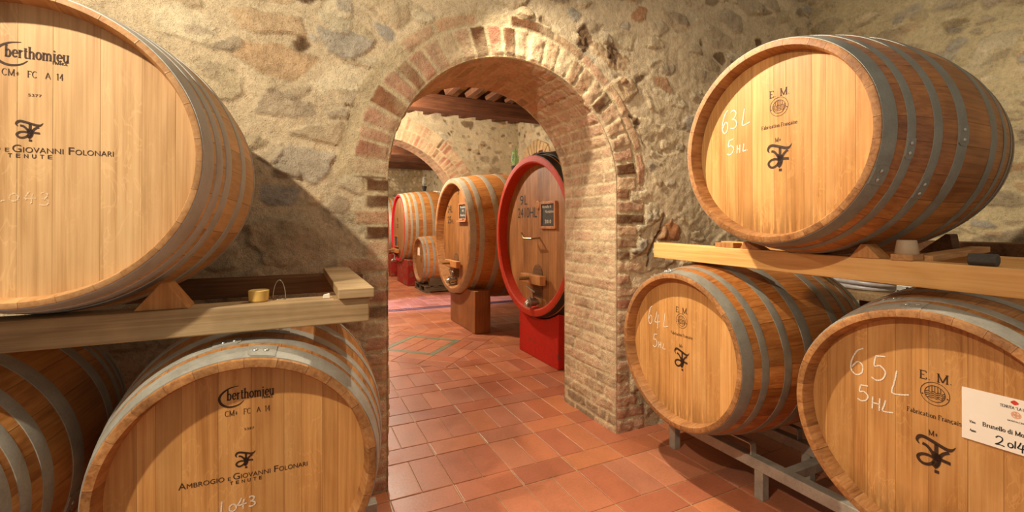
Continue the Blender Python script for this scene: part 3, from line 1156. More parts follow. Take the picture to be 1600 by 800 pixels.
XH = 0.64
GLY = {
    'E': (0.8, [[(.15, 0), (.15, 1)], [(.1, .98), (.66, .98), (.68, .8)], [(.15, .52), (.5, .52)], [(.1, .02), (.68, .02), (.7, .22)]], True),
    'F': (0.72, [[(.15, 0), (.15, 1)], [(.1, .98), (.62, .98), (.64, .8)], [(.15, .52), (.5, .52)]], True),
    'M': (1.08, [[(.15, 0), (.15, 1)], [(.13, 1), (.53, .04)], [(.53, .04), (.93, 1)], [(.92, 1), (.92, 0)]], True),
    'B': (0.8, [[(.15, 0), (.15, 1)], [(.15, .98), (.45, .96), (.58, .77), (.45, .54), (.15, .53)], [(.15, .53), (.5, .5), (.66, .27), (.5, .03), (.15, .02)]], False),
    'C': (0.85, [arcp(.45, .5, .36, .5, 45, 315, 10)], False),
    'A': (0.85, [[(.08, 0), (.42, 1)], [(.42, 1), (.77, 0)], [(.2, .36), (.62, .36)]], True),
    'V': (0.8, [[(.08, 1), (.4, 0)], [(.4, 0), (.72, 1)]], True),
    'T': (0.75, [[(.37, 0), (.37, 1)], [(.06, .8), (.06, .98), (.68, .98), (.68, .8)]], True),
    'N': (0.9, [[(.15, 0), (.15, 1)], [(.13, 1), (.75, .0)], [(.75, 0), (.75, 1)]], True),
    'U': (0.85, [[(.15, 1), (.15, .3), (.28, .04), (.45, .01), (.62, .06), (.72, .3), (.72, 1)]], False),
    'R': (0.8, [[(.15, 0), (.15, 1)], [(.15, .98), (.5, .96), (.64, .76), (.5, .54), (.15, .52)], [(.42, .52), (.74, .0)]], False),
    'G': (0.9, [arcp(.46, .5, .37, .5, 42, 350, 12), [(.82, .42), (.82, .08)], [(.56, .42), (.86, .42)]], False),
    'L': (0.72, [[(.15, 0), (.15, 1)], [(.1, .02), (.62, .02), (.64, .22)]], True),
    'O': (0.9, [arcp(.45, .5, .36, .49, 0, 360, 14)], False),
    'I': (0.38, [[(.18, 0), (.18, 1)]], True),
    '1': (0.55, [[(.28, 0), (.28, 1)], [(.28, .98), (.1, .82)]], True),
    '4': (0.7, [[(.48, 0), (.48, 1)], [(.48, 1), (.06, .3), (.66, .3)]], True),
    '+': (0.7, [[(.1, .4), (.58, .4)], [(.34, .16), (.34, .64)]], True),
    '.': (0.36, [[(.1, .06), (.22, .06)]], True),
    ':': (0.36, [[(.1, .06), (.22, .06)], [(.1, .5), (.22, .5)]], True),
    "'": (0.25, [[(.1, .98), (.1, .78)]], True),
    'a': (0.58, [[(.1, .54), (.26, XH), (.4, .55), (.42, .1), (.5, .02)], [(.42, .38), (.18, .3), (.09, .14), (.2, .02), (.42, .14)]], False),
    'b': (0.64, [[(.14, 1), (.14, 0)], arcp(.31, .31, .2, .32, 150, -150, 8)], False),
    'c': (0.56, [arcp(.3, .32, .21, .32, 40, 320, 8)], False),
    'ç': (0.56, [arcp(.3, .32, .21, .32, 40, 320, 8), [(.3, 0), (.34, -.1), (.22, -.18)]], False),
    'd': (0.64, [[(.5, 1), (.5, 0)], arcp(.31, .31, .2, .32, 30, 330, 8)], False),
    'e': (0.58, [[(.1, .36), (.48, .36), (.44, .56), (.3, XH), (.12, .5), (.1, .22), (.24, .02), (.48, .12)]], False),
    'h': (0.66, [[(.14, 1), (.14, 0)], [(.14, .48), (.3, .62), (.46, .56), (.5, .4), (.5, 0)]], False),
    'i': (0.38, [[(.18, XH), (.18, 0)], [(.18, .95), (.18, .82)]], True),
    'l': (0.32, [[(.15, 1), (.15, 0)]], True),
    'm': (0.98, [[(.14, XH), (.14, 0)], [(.14, .48), (.28, .62), (.42, .56), (.46, .4), (.46, 0)], [(.46, .48), (.62, .62), (.76, .56), (.8, .4), (.8, 0)]], False),
    'n': (0.66, [[(.14, XH), (.14, 0)], [(.14, .48), (.3, .62), (.46, .56), (.5, .4), (.5, 0)]], False),
    'o': (0.62, [arcp(.31, .32, .22, .31, 0, 360, 12)], False),
    'r': (0.46, [[(.14, XH), (.14, 0)], [(.14, .44), (.26, .6), (.42, .6)]], False),
    's': (0.5, [[(.4, .54), (.25, .64), (.1, .52), (.2, .36), (.38, .26), (.4, .1), (.24, .0), (.08, .1)]], False),
    't': (0.44, [[(.2, .84), (.2, .1), (.28, .01), (.4, .06)], [(.06, .62), (.38, .62)]], False),
    'u': (0.66, [[(.14, XH), (.14, .2), (.24, .03), (.4, .06), (.5, .2)], [(.5, XH), (.5, 0)]], False),
    ' ': (0.34, [], True),
}


def logo(ink, cx, top, w, asp=1.25):
    """the ligature mark: curled top bar, bowl, stem, arm, foot bar and square dot; w = its width"""
    kx = w / 630.0
    kz = kx * asp

    def P(pts):
        return [(cx + (x - 455) * kx, top - (y + 0.25 * (x - 450) - 190) * kz) for x, y in pts]
    k = kx * 1.1
    ink.ribbon(P([(192, 386), (166, 366), (154, 336), (176, 286), (222, 244), (300, 226), (450, 228), (600, 232), (672, 218), (724, 180), (768, 116)]),
               lambda t: (16 + 48 * min(1, t / 0.32)) * k * (1 if t < .8 else max(.10, (1 - t) / .2)))
    ink.ribbon(P([(244, 350), (310, 350), (362, 376), (410, 424), (446, 482)]), 54 * k)
    ink.ribbon(P([(430, 486), (340, 492), (252, 524), (190, 574), (170, 622), (200, 664), (256, 676), (324, 652), (392, 600), (436, 540)]), 54 * k)
    ink.ribbon(P([(468, 240), (468, 380), (466, 520)]), 60 * k)
    ink.ribbon(P([(668, 262), (606, 308), (556, 362), (522, 430), (506, 520), (474, 590), (428, 640)]), lambda t: (52 + 10 * t) * k)
    ink.poly(P([(404, 376), (540, 376), (545, 430), (536, 490), (508, 570), (470, 622), (436, 640), (388, 622), (408, 560), (404, 480)]))
    ink.poly(P([(520, 426), (690, 400), (690, 452), (520, 480)]))
    ink.poly(P([(438, 668), (512, 650), (512, 702), (438, 720)]))


def emblem(ink, x, z, r):
    ink.circle(x, z, r, r * 0.045)
    ink.circle(x, z, r * 0.7, r * 0.05)
    for k in (-2, -1, 0, 1, 2):
        xx = x + k * r * 0.2
        hh = math.sqrt(max(0, 0.49 - (k * 0.2) ** 2)) * r
        ink.ribbon([(xx, z + hh), (xx, z + r * 0.12)], r * 0.04, False)
    q = random.Random(3)
    for row in range(4):
        zz = z + r * (0.12 - row * 0.17)
        hw = math.sqrt(max(0.01, 0.47 - ((zz - z) / r) ** 2)) * r
        n = 7
        pts = []
        for k in range(n + 1):
            pts.append((x - hw + 2 * hw * k / n, zz + r * (0.07 if k % 2 else -0.05) + q.uniform(-.02, .02) * r))
        ink.ribbon(pts, r * 0.06, False)
    ink.dot(x - r * 0.86, z - r * 0.2, r * 0.06)
    ink.dot(x + r * 0.86, z - r * 0.2, r * 0.06)


def chalk_glyph(ink, ch, x, z, w, h, t):
    """handwritten figures; (x,z) lower-left corner"""
    G = {
        '6': [[(.85, 1), (.45, .85), (.12, .45), (.1, .15), (.4, 0), (.75, .12), (.8, .38), (.5, .48), (.15, .25)]],
        '3': [[(.15, .9), (.5, 1), (.8, .82), (.6, .58), (.35, .52), (.7, .45), (.9, .22), (.6, .02), (.1, .05)]],
        '4': [[(.45, 1), (.3, .7), (.1, .4), (.5, .38), (.95, .45)], [(.7, .85), (.62, .4), (.6, 0)]],
        '5': [[(.85, 1), (.3, .95)], [(.3, .95), (.22, .55), (.55, .6), (.85, .4), (.7, .12), (.35, 0), (.05, .08)]],
        'L': [[(.35, 1), (.22, .5), (.1, .06), (.5, .05), (.95, .14)]],
        'H': [[(.15, 1), (.1, 0)], [(.8, 1), (.75, 0)], [(.1, .5), (.8, .52)]],
        '0': [[(.5, .95), (.15, .7), (.12, .25), (.45, .02), (.85, .25), (.85, .7), (.5, .95)]],
        'o': [[(.5, .6), (.2, .45), (.18, .15), (.5, .02), (.82, .18), (.8, .45), (.5, .6)]],
        '1': [[(.5, 1), (.46, .5), (.42, 0)]],
        '2': [[(.1, .75), (.35, .98), (.7, .9), (.72, .6), (.4, .25), (.08, .05), (.45, .1), (.95, .05)]],
        '.': [[(.3, .06), (.5, .02)]],
    }
    for st in G[ch]:
        ink.ribbon([(x + p[0] * w, z + p[1] * h) for p in st], t)


# ------------------------------------------------------------------ barrels
_cache = {}


def tone_attr(me, per_loop):
    a = me.color_attributes.new('Tone', 'FLOAT_COLOR', 'CORNER')
    a.data.foreach_set('color', np.array(per_loop, np.float32).ravel())


def rad(t, S):
    return S['Rb'] - (S['Rb'] - S['R']) * (2 * t - 1) ** 2


def body_mesh(S):
    """staves: outside of the barrel, inside of both chimes and the end grain; material 0 outside, 1 chime"""
    L, R = S['L'], S['R']
    rec, th = S['rec'], S['th']
    q = random.Random(S['seed'])
    ns = S['ns']
    per = S.get('per', 4)
    rows = [(L * (i / 26.0), rad(i / 26.0, S), 0) for i in range(27)]
    prof = [(rec + 0.004, R - th * 1.25, 1), (0.012, R - th * 1.02, 1), (0.0, R - th * 0.82, 1), (0.0, R - th * 0.12, 1)] + \
           [(max(y, th * 0.06) if i == 0 else y, r, m) for i, (y, r, m) in enumerate(rows)]
    prof[-1] = (L - th * 0.06, prof[-1][1], 0)
    prof += [(L, R - th * 0.12, 1), (L, R - th * 0.82, 1), (L - 0.012, R - th * 1.02, 1), (L - rec - 0.004, R - th * 1.25, 1)]
    wd = [q.uniform(0.75, 1.25) for _ in range(ns)]
    tot = sum(wd)
    angs, stv, pos = [], [], []
    a = 0
    for k in range(ns):
        da = wd[k] / tot * 2 * math.pi
        for i in range(per):
            angs.append(a + da * i / per)
            stv.append(k)
            pos.append((i / per, (i + 1) / per))
        a += da
    n = len(angs)
    V, F, fm, T = [], [], [], []
    for (y, r, m) in prof:
        for an in angs:
            V.append((r * math.sin(an), y, r * math.cos(an)))
    tones = [(q.random(), q.random()) for _ in range(ns)]
    for i in range(len(prof) - 1):
        for k in range(n):
            k2 = (k + 1) % n
            F.append((i * n + k, (i + 1) * n + k, (i + 1) * n + k2, i * n + k2))
            m = 1 if (prof[i][2] == 1 or prof[i + 1][2] == 1) else 0
            fm.append(m)
            tn, rn = tones[stv[k]]
            p0, p1 = pos[k]
            T += [(tn, p0, rn, 1), (tn, p0, rn, 1), (tn, p1, rn, 1), (tn, p1, rn, 1)]
    me = bpy.data.meshes.new('staves')
    me.from_pydata(V, [], F)
    me.polygons.foreach_set('material_index', fm)
    me.polygons.foreach_set('use_smooth', [True] * len(F))
    tone_attr(me, T)
    me.materials.append(S['stave'])
    me.materials.append(S['chime'])
    bm = bmesh.new()
    bm.from_mesh(me)
    for e in bm.edges:
        if len(e.link_faces) == 2 and e.calc_face_angle(0) > math.radians(30):
            e.smooth = False
    bm.to_mesh(me)
    bm.free()
    me.update()
    return me


def head_mesh(S, q, back=False):
    R = S['R'] - S['th'] * 1.07
    V, F, T = [], [], []
    y = S['L'] - S['rec'] if back else S['rec']
    x = -R
    np_ = S['planks']
    ws = [q.uniform(0.6, 1.4) for _ in range(np_)]
    tot = sum(ws)
    for w in ws:
        x1 = x + w / tot * 2 * R
        tn, rn = q.random(), q.random()
        n = 5
        xs = [x + (x1 - x) * i / n for i in range(n + 1)]
        for i in range(n):
            za = math.sqrt(max(0, R * R - xs[i] ** 2))
            zb = math.sqrt(max(0, R * R - xs[i + 1] ** 2))
            o = len(V)
            V += [(xs[i], y, -za), (xs[i + 1], y, -zb), (xs[i + 1], y, zb), (xs[i], y, za)]
            F.append((o, o + 1, o + 2, o + 3) if not back else (o + 3, o + 2, o + 1, o))
            a, b = i / n, (i + 1) / n
            c4 = [(tn, a, rn, 1), (tn, b, rn, 1), (tn, b, rn, 1), (tn, a, rn, 1)]
            T += c4 if not back else c4[::-1]
        x = x1
    me = bpy.data.meshes.new('head')
    me.from_pydata(V, [], F)
    tone_attr(me, T)
    me.materials.append(S['head'])
    me.update()
    return me


def hoop_mesh(S, t0, t1, thick=0.0022, mat=None):
    L = S['L']
    n = 96
    m = 4
    V, F = [], []
    prof = [(t0, -0.0005), (t0, thick)] + [(t0 + (t1 - t0) * i / m, thick + 0.0012) for i in range(1, m)] + [(t1, thick), (t1, -0.0005)]
    for t, e in prof:
        r = rad(t, S) + e
        for k in range(n):
            a = 2 * math.pi * k / n
            V.append((r * math.sin(a), L * t, r * math.cos(a)))
    for i in range(len(prof) - 1):
        for k in range(n):
            k2 = (k + 1) % n
            F.append((i * n + k, (i + 1) * n + k, (i + 1) * n + k2, i * n + k2))
    me = bpy.data.meshes.new('hoop')
    me.from_pydata(V, [], F)
    me.polygons.foreach_set('use_smooth', [True] * len(F))
    me.materials.append(mat or S['hoop'])
    bm = bmesh.new()
    bm.from_mesh(me)
    for e in bm.edges:
        if len(e.link_faces) == 2 and e.calc_face_angle(0) > math.radians(40):
            e.smooth = False
    bm.to_mesh(me)
    bm.free()
    return me


def hoop_lap(S, t0, t1, ang, flip, mat):
    """the riveted overlap of a hoop: a second strip end lying on the band"""
    L = S['L']
    mb = MB()
    n = 8
    w = 0.16 / S['R'] * 0.43
    V, F = [], []
    for i in range(n + 1):
        a = ang + (i / n) * w * (1 if flip else -1)
        for tt, e in ((t0, 0.0022), (t0, 0.0058), (t1, 0.0058), (t1, 0.0022)):
            tm = (t0 + t1) / 2
            k = 1.0 if i > 0 else 0.55
            tq = tm + (tt - tm) * 0.96 * k
            r = rad(tq, S) + e
            V.append((r * math.sin(a), L * tq, r * math.cos(a)))
    for i in range(n):
        for k in range(4):
            k2 = (k + 1) % 4
            F.append((4 * i + k, 4 * i + k2, 4 * i + 4 + k2, 4 * i + 4 + k))
    F.append((3, 2, 1, 0))
    F.append((4 * n, 4 * n + 1, 4 * n + 2, 4 * n + 3))
    mb.add(V, F)
    return mb


def rivet_mesh(S, t, ang):
    r = rad(t, S) + 0.0055
    c = Vector((r * math.sin(ang), S['L'] * t, r * math.cos(ang)))
    nrm = Vector((math.sin(ang), 0, math.cos(ang)))
    tx = Vector((0, 1, 0))
    ty = nrm.cross(tx)
    V, F = [], []
    seg = 10
    pr = [(0.0075, 0.0), (0.0065, 0.0025), (0.004, 0.0042), (0.0012, 0.0048)]
    for rr, hh in pr:
        for k in range(seg):
            a = 2 * math.pi * k / seg
            V.append(c + nrm * hh + tx * rr * math.cos(a) + ty * rr * math.sin(a))
    for i in range(len(pr) - 1):
        for k in range(seg):
            k2 = (k + 1) % seg
            F.append((i * seg + k, i * seg + k2, (i + 1) * seg + k2, (i + 1) * seg + k))
    F.append(tuple(range((len(pr) - 1) * seg, len(pr) * seg)))
    return V, F


def barrel(S, key, loc, yaw, pitch, label, group, name='oak_barrel', cat='barrel', lap=0.18, roll=0.0, rivets=True):
    """S: shape; axis along local Y (front head at y=0), z up"""
    root = thing(name, (loc[0], loc[1], loc[2] + H), label, cat, group, (math.radians(pitch), 0, -math.radians(yaw)))
    if (key, 'b') not in _cache:
        _cache[(key, 'b')] = body_mesh(S)
        _cache[(key, 'hb')] = head_mesh(S, random.Random(S['seed'] + 50), True)
        _cache[(key, 'h')] = [hoop_mesh(S, a, b, mat=m) for a, b, m in S['hoops']]
    b = link('staves', _cache[(key, 'b')], root)
    b.rotation_euler = (0, roll, 0)
    hd = link('head', head_mesh(S, random.Random(hash_label(label))), root)
    link('head', _cache[(key, 'hb')], root)
    for k, (me, (a, bb, m)) in enumerate(zip(_cache[(key, 'h')], S['hoops'])):
        hp = link('hoop', me, root)
        if rivets and k < 4:
            ang = lap - 0.05 * k * (1 if k % 2 else -1) - 0.02 * k
            hoop_lap(S, a, bb, ang, k % 2 == 0, m).build('hoop_lap', m or S['hoop'], hp, auto=True)
            for rr in range(2):
                V, F = rivet_mesh(S, (a + bb) / 2, ang + (0.045 + 0.075 * rr) * (1 if k % 2 == 0 else -1))
                mesh_obj('rivet', V, F, M['rivet'], hp, True)
    return root, hd


def hash_label(s):
    h = 7
    for ch in s:
        h = (h * 131 + ord(ch)) % 1000003
    return h


def shape(sc, stave, head, seed, hoops=None, chime=None, hoop=None):
    hs = hoops or [(0.004, 0.060), (0.102, 0.137), (0.222, 0.263), (0.350, 0.408)]
    full = [(a, b, None) for a, b in hs] + [(1 - b, 1 - a, None) for a, b in hs[::-1]]
    return dict(R=0.43 * sc, Rb=0.50 * sc, L=1.10 * sc, rec=0.060 * sc, th=0.031 * sc, ns=30, seed=seed, planks=10,
                stave=stave, head=head, chime=chime or M['chime'], hoop=hoop or M['hoop'], hoops=full)


S_UL = shape(0.885, M['stave_pale'], M['head_pale'], 5, [(0.004, 0.064), (0.085, 0.125), (0.155, 0.200), (0.315, 0.375)],
             chime=M['chime_pale'], hoop=M['hoop_bright'])
S_UL['th'] = 0.017
S_LL = shape(0.83, M['stave_honey'], M['head_amber'], 6, [(0.012, 0.080), (0.105, 0.145), (0.19, 0.235), (0.33, 0.395)])
S_R = shape(1.0, M['stave_amber'], M['head_amber'], 8, hoop=M['hoop_grey'])
S_R2 = shape(1.0, M['stave_honey'], M['head_honey'], 9, [(0.010, 0.070), (0.102, 0.140), (0.222, 0.263), (0.350, 0.408)])


def mark_left(root, S, number, k, chalkm):
    y = S['rec'] - 0.0008
    s = k
    i = Ink(y)
    # maker's stamp: big C swash, name, country
    i.ribbon([(x * s, z * s) for x, z in ((-.018, .271), (-.040, .267), (-.058, .255), (-.066, .240), (-.060, .223), (-.042, .213), (-.020, .216), (-.006, .227))],
             lambda t: (0.0012 + 0.0052 * math.sin(math.pi * t)) * s)
    i.serif('berthomieu', -0.048 * s, 0.072 * s, 0.233 * s, 0.028 * s, 0.125)
    i.serif('FRANCE', 0.040 * s, 0.069 * s, 0.2255 * s, 0.0062 * s, 0.22)
    i.build('maker_stamp', M['ink'], root)
    i = Ink(y)
    i.serif('CM+', -0.053 * s, -0.020 * s, 0.187 * s, 0.0155 * s, 0.10)
    i.serif('FC', -0.007 * s, 0.012 * s, 0.187 * s, 0.0155 * s, 0.10)
    i.serif('A', 0.026 * s, 0.037 * s, 0.187 * s, 0.0155 * s, 0.10)
    i.serif('14', 0.047 * s, 0.061 * s, 0.187 * s, 0.0155 * s, 0.10)
    i.build('cooper_code', M['ink'], root)
    i = Ink(y)
    i.sans(number, -0.005 * s, 0.020 * s, 0.140 * s, 0.1465 * s)
    i.build('serial_number', M['ink'], root)
    i = Ink(y)
    logo(i, -0.002 * s, 0.077 * s, 0.051 * s, 1.13)
    i.build('estate_logo', M['ink'], root)
    i = Ink(y)
    y0 = 0.001 * s
    i.sans('A', -0.163 * s, -0.1455 * s, y0, 0.0195 * s)
    i.sans('MBROGIO', -0.1435 * s, -0.0545 * s, y0, 0.0145 * s)
    i.sans('E', -0.046 * s, -0.0385 * s, y0, 0.0105 * s)
    i.sans('G', -0.033 * s, -0.0165 * s, y0, 0.0195 * s)
    i.sans('IOVANNI', -0.0135 * s, 0.0615 * s, y0, 0.0145 * s)
    i.sans('F', 0.0715 * s, 0.0825 * s, y0, 0.0195 * s)
    i.sans('OLONARI', 0.0845 * s, 0.161 * s, y0, 0.0145 * s)
    for kk, ch in enumerate('TENUTE'):
        xx = (-0.041 + kk * 0.0146) * s
        i.sans(ch, xx, xx + 0.0078 * s, -0.0125 * s, -0.0025 * s, 0.012)
    i.build('estate_name', M['ink'], root)
    return y


def mark_right(root, S, ox, dz, chalk):
    y = S['rec'] - 0.0008
    i = Ink(y)
    i.serif('E.', ox - 0.044, ox - 0.010, dz + 0.205, 0.030, 0.13)
    i.serif('M.', ox + 0.005, ox + 0.050, dz + 0.205, 0.030, 0.13)
    i.build('initials', M['ink'], root)
    i = Ink(y)
    i.serif('Fabrication Française', ox - 0.081, ox + 0.080, dz + 0.072, 0.016, 0.13)
    i.build('maker_line', M['ink'], root)
    i = Ink(y)
    i.serif('M+', ox - 0.018, ox + 0.010, dz + 0.008, 0.018, 0.13)
    i.build('toast_mark', M['ink'], root)
    i = Ink(y)
    logo(i, ox + 0.002, dz - 0.006, 0.110, 1.25)
    i.build('estate_logo', M['ink'], root)
    e = Ink(y)
    emblem(e, ox, dz + 0.160, 0.0405)
    e.build('emblem', M['ink'], root)
    c = Ink(y - 0.0004)
    for ch, x, z, w, h in chalk:
        chalk_glyph(c, ch, x, z, w, h, 0.0050)
    c.build('chalk_writing', M['chalk'], root)


rUL, _ = barrel(S_UL, 'UL', (-0.604, 1.464, 0.183), 1.75, -0.6,
                'large pale oak barrel lying on the timber rack at upper left, stamped with dark lettering', 'oak barrels in the near room', lap=-1.2)
mark_left(rUL, S_UL, '5377', 1.0, M['chalk_faint'])
for ob in [o for o in rUL.children if o.name.split('.')[0] in ('maker_stamp', 'cooper_code', 'serial_number', 'estate_logo', 'estate_name')]:
    ob.location = (0.0165, 0, -0.006)
i = Ink(S_UL['rec'] - 0.0012)
for ch, x, z, w, h in (('L', -0.062, -0.128, 0.034, 0.034), ('o', -0.024, -0.126, 0.022, 0.034), ('4', 0.004, -0.130, 0.024, 0.030), ('3', 0.032, -0.134, 0.021, 0.032)):
    chalk_glyph(i, ch, x, z, w, h, 0.0032)
i.build('chalk_writing', M['chalk_faint'], rUL)

rLL, _ = barrel(S_LL, 'LL', (-0.128, 1.465, -0.734), 2.2, 1.2,
                'honey oak barrel below the left timber rack, its stamped head facing the viewer', 'oak barrels in the near room', lap=0.02)
mark_left(rLL, S_LL, '5387', 1.0, M['chalk'])
i = Ink(S_LL['rec'] - 0.0012)
for ch, x, z, w, h in (('1', -0.072, -0.088, 0.022, 0.034), ('o', -0.046, -0.090, 0.024, 0.036), ('4', -0.024, -0.088, 0.026, 0.032), ('3', 0.004, -0.086, 0.020, 0.030)):
    chalk_glyph(i, ch, x, z, w, h, 0.004)
i.ribbon([(-0.078, -0.088), (-0.046, -0.09)], 0.004)
i.build('chalk_writing', M['chalk'], rLL)

rLLL, _ = barrel(S_LL, 'LL', (-1.015, 1.50, -0.722), 1.5, 0.0,
                 'half shaded oak barrel at the lower left edge, only its banded side in view', 'oak barrels in the near room', roll=0.6, lap=2.2)

rUR, _ = barrel(S_R, 'R', (1.835, 1.288, 0.352), 89.9, 0.3,
                'big amber oak barrel on top of the right pine beam, chalked 63 L', 'oak barrels in the near room', lap=1.9)
mark_right(rUR, S_R, 0.022, 0.001, [('6', -0.268, 0.094, 0.042, 0.108), ('3', -0.224, 0.108, 0.044, 0.088), ('L', -0.160, 0.112, 0.046, 0.078),
                                     ('5', -0.240, -0.014, 0.044, 0.072), ('H', -0.186, -0.012, 0.022, 0.038), ('L', -0.154, -0.008, 0.020, 0.036), ('.', -0.134, -0.006, 0.01, 0.03)])
rLR, _ = barrel(S_R, 'R', (1.917, 1.893, -0.705), 90.5, 0.0,
                'amber oak barrel under the right pine beam beside the brick pillar, chalked 64 L', 'oak barrels in the near room', roll=0.9, lap=-0.25)
mark_right(rLR, S_R, 0.0, 0.0, [('6', -0.270, 0.095, 0.040, 0.112), ('4', -0.216, 0.078, 0.046, 0.100), ('L', -0.142, 0.098, 0.040, 0.082),
                                ('5', -0.230, -0.038, 0.042, 0.080), ('H', -0.182, -0.034, 0.026, 0.036), ('L', -0.148, -0.034, 0.028, 0.034)])
rLR2, _ = barrel(S_R2, 'R2', (2.0, 0.82, -0.737), 88.5, 0.0,
                 'honey oak barrel at lower right corner with a white paper notice, chalked 65 L', 'oak barrels in the near room', lap=-0.16)
mark_right(rLR2, S_R2, 0.021, -0.027, [('6', -0.250, 0.130, 0.058, 0.112), ('5', -0.176, 0.128, 0.058, 0.100), ('L', -0.112, 0.092, 0.062, 0.092),
                                        ('5', -0.224, 0.030, 0.046, 0.066), ('H', -0.174, 0.012, 0.036, 0.048), ('L', -0.140, 0.014, 0.040, 0.046)])

# paper notice
y = S_R2['rec'] - 0.0035
mb = MB()
mb.box(0.094, 0.352, y, y + 0.0012, 0.011, 0.184)
pn = mb.build('paper_notice', M['paper'], rLR2)
pn['label'] = 'white paper notice with printed and handwritten lines'
for tx, x0, x1, z0, cap, wt in (("TENUTA ''LA FUGA''", 0.186, 0.262, 0.150, 0.0085, 0.14), ('MONTALCINO', 0.203, 0.243, 0.1095, 0.0042, 0.2),
                                ('Vino:', 0.113, 0.130, 0.069, 0.0085, 0.15), ('Anno:', 0.114, 0.131, 0.040, 0.0085, 0.15),
                                ('Brunello di Montalcino', 0.145, 0.292, 0.069, 0.0135, 0.17)):
    i = Ink(y - 0.0004)
    i.serif(tx, x0, x1, z0, cap, wt)
    i.build('printed_line', M['ink_black'], pn)
i = Ink(y - 0.0004)
for ch, x, z, w, h in (('2', 0.174, 0.021, 0.024, 0.030), ('o', 0.202, 0.024, 0.016, 0.026), ('1', 0.214, 0.026, 0.014, 0.024), ('4', 0.224, 0.018, 0.020, 0.032)):
    chalk_glyph(i, ch, x, z, w, h, 0.0034)
i.build('handwritten_year', M['ink_black'], pn)
i = Ink(y - 0.0004)
for dx, dz, r in ((0, 0, .006), (-.005, .001, .004), (.005, .001, .004), (0, .005, .0035), (-.003, .004, .003), (.003, .004, .003)):
    i.dot(0.219 + dx, 0.170 + dz, r)
    i.y -= 0.00004
i.build('red_crest', M['paper_red'], pn)
i = Ink(y - 0.0004)
i.circle(0.222, 0.133, 0.0095, 0.0035, 24)
i.ribbon([(0.222, 0.125), (0.222, 0.141)], 0.004, False)
i.dot(0.2175, 0.133, 0.004)
i.dot(0.2265, 0.133, 0.004)
i.build('pink_seal', M['paper_pink'], pn)


# ------------------------------------------------------------------ casks beyond the arch
def cask_shape(R, Rb, L, rec, th, seed, hoops, chime, hoop=None, head=None, ns=34, planks=11, tail=True):
    full = [(a, b, m) for a, b, m in hoops] + ([(1 - b, 1 - a, m) for a, b, m in hoops[::-1]] if tail else [])
    return dict(R=R, Rb=Rb, L=L, rec=rec, th=th, ns=ns, seed=seed, planks=planks, per=3, stave=M['cask_stave'],
                head=head or M['cask_head'], chime=chime, hoop=hoop or M['hoop_dull'], hoops=full)


G = 'large casks beyond the arch'
hd_ = M['hoop_dull']
S_red = cask_shape(0.868, 0.955, 1.65, 0.10, 0.075, 31, [(0.006, 0.05, M['hoop_black']), (0.06, 0.115, M['hoop_black']), (0.2, 0.24, M['hoop_black']), (0.33, 0.37, M['hoop_black'])], M['red_chime'])
S_tan = cask_shape(0.84, 0.95, 1.75, 0.13, 0.07, 32, [(0.002, 0.050, hd_), (0.074, 0.112, hd_), (0.20, 0.245, hd_), (0.36, 0.40, hd_)], M['chime'])
S_far = cask_shape(0.862, 0.96, 1.7, 0.05, 0.06, 33, [(0.004, 0.046, hd_), (0.079, 0.11, hd_), (0.149, 0.194, hd_), (0.253, 0.298, hd_), (0.385, 0.425, hd_)], M['crimson'])
S_small = cask_shape(0.497, 0.535, 1.1, 0.06, 0.045, 34, [(0.004, 0.046, M['hoop']), (0.077, 0.125, M['hoop']), (0.195, 0.24, M['hoop'])], M['chime'], ns=26, planks=8)


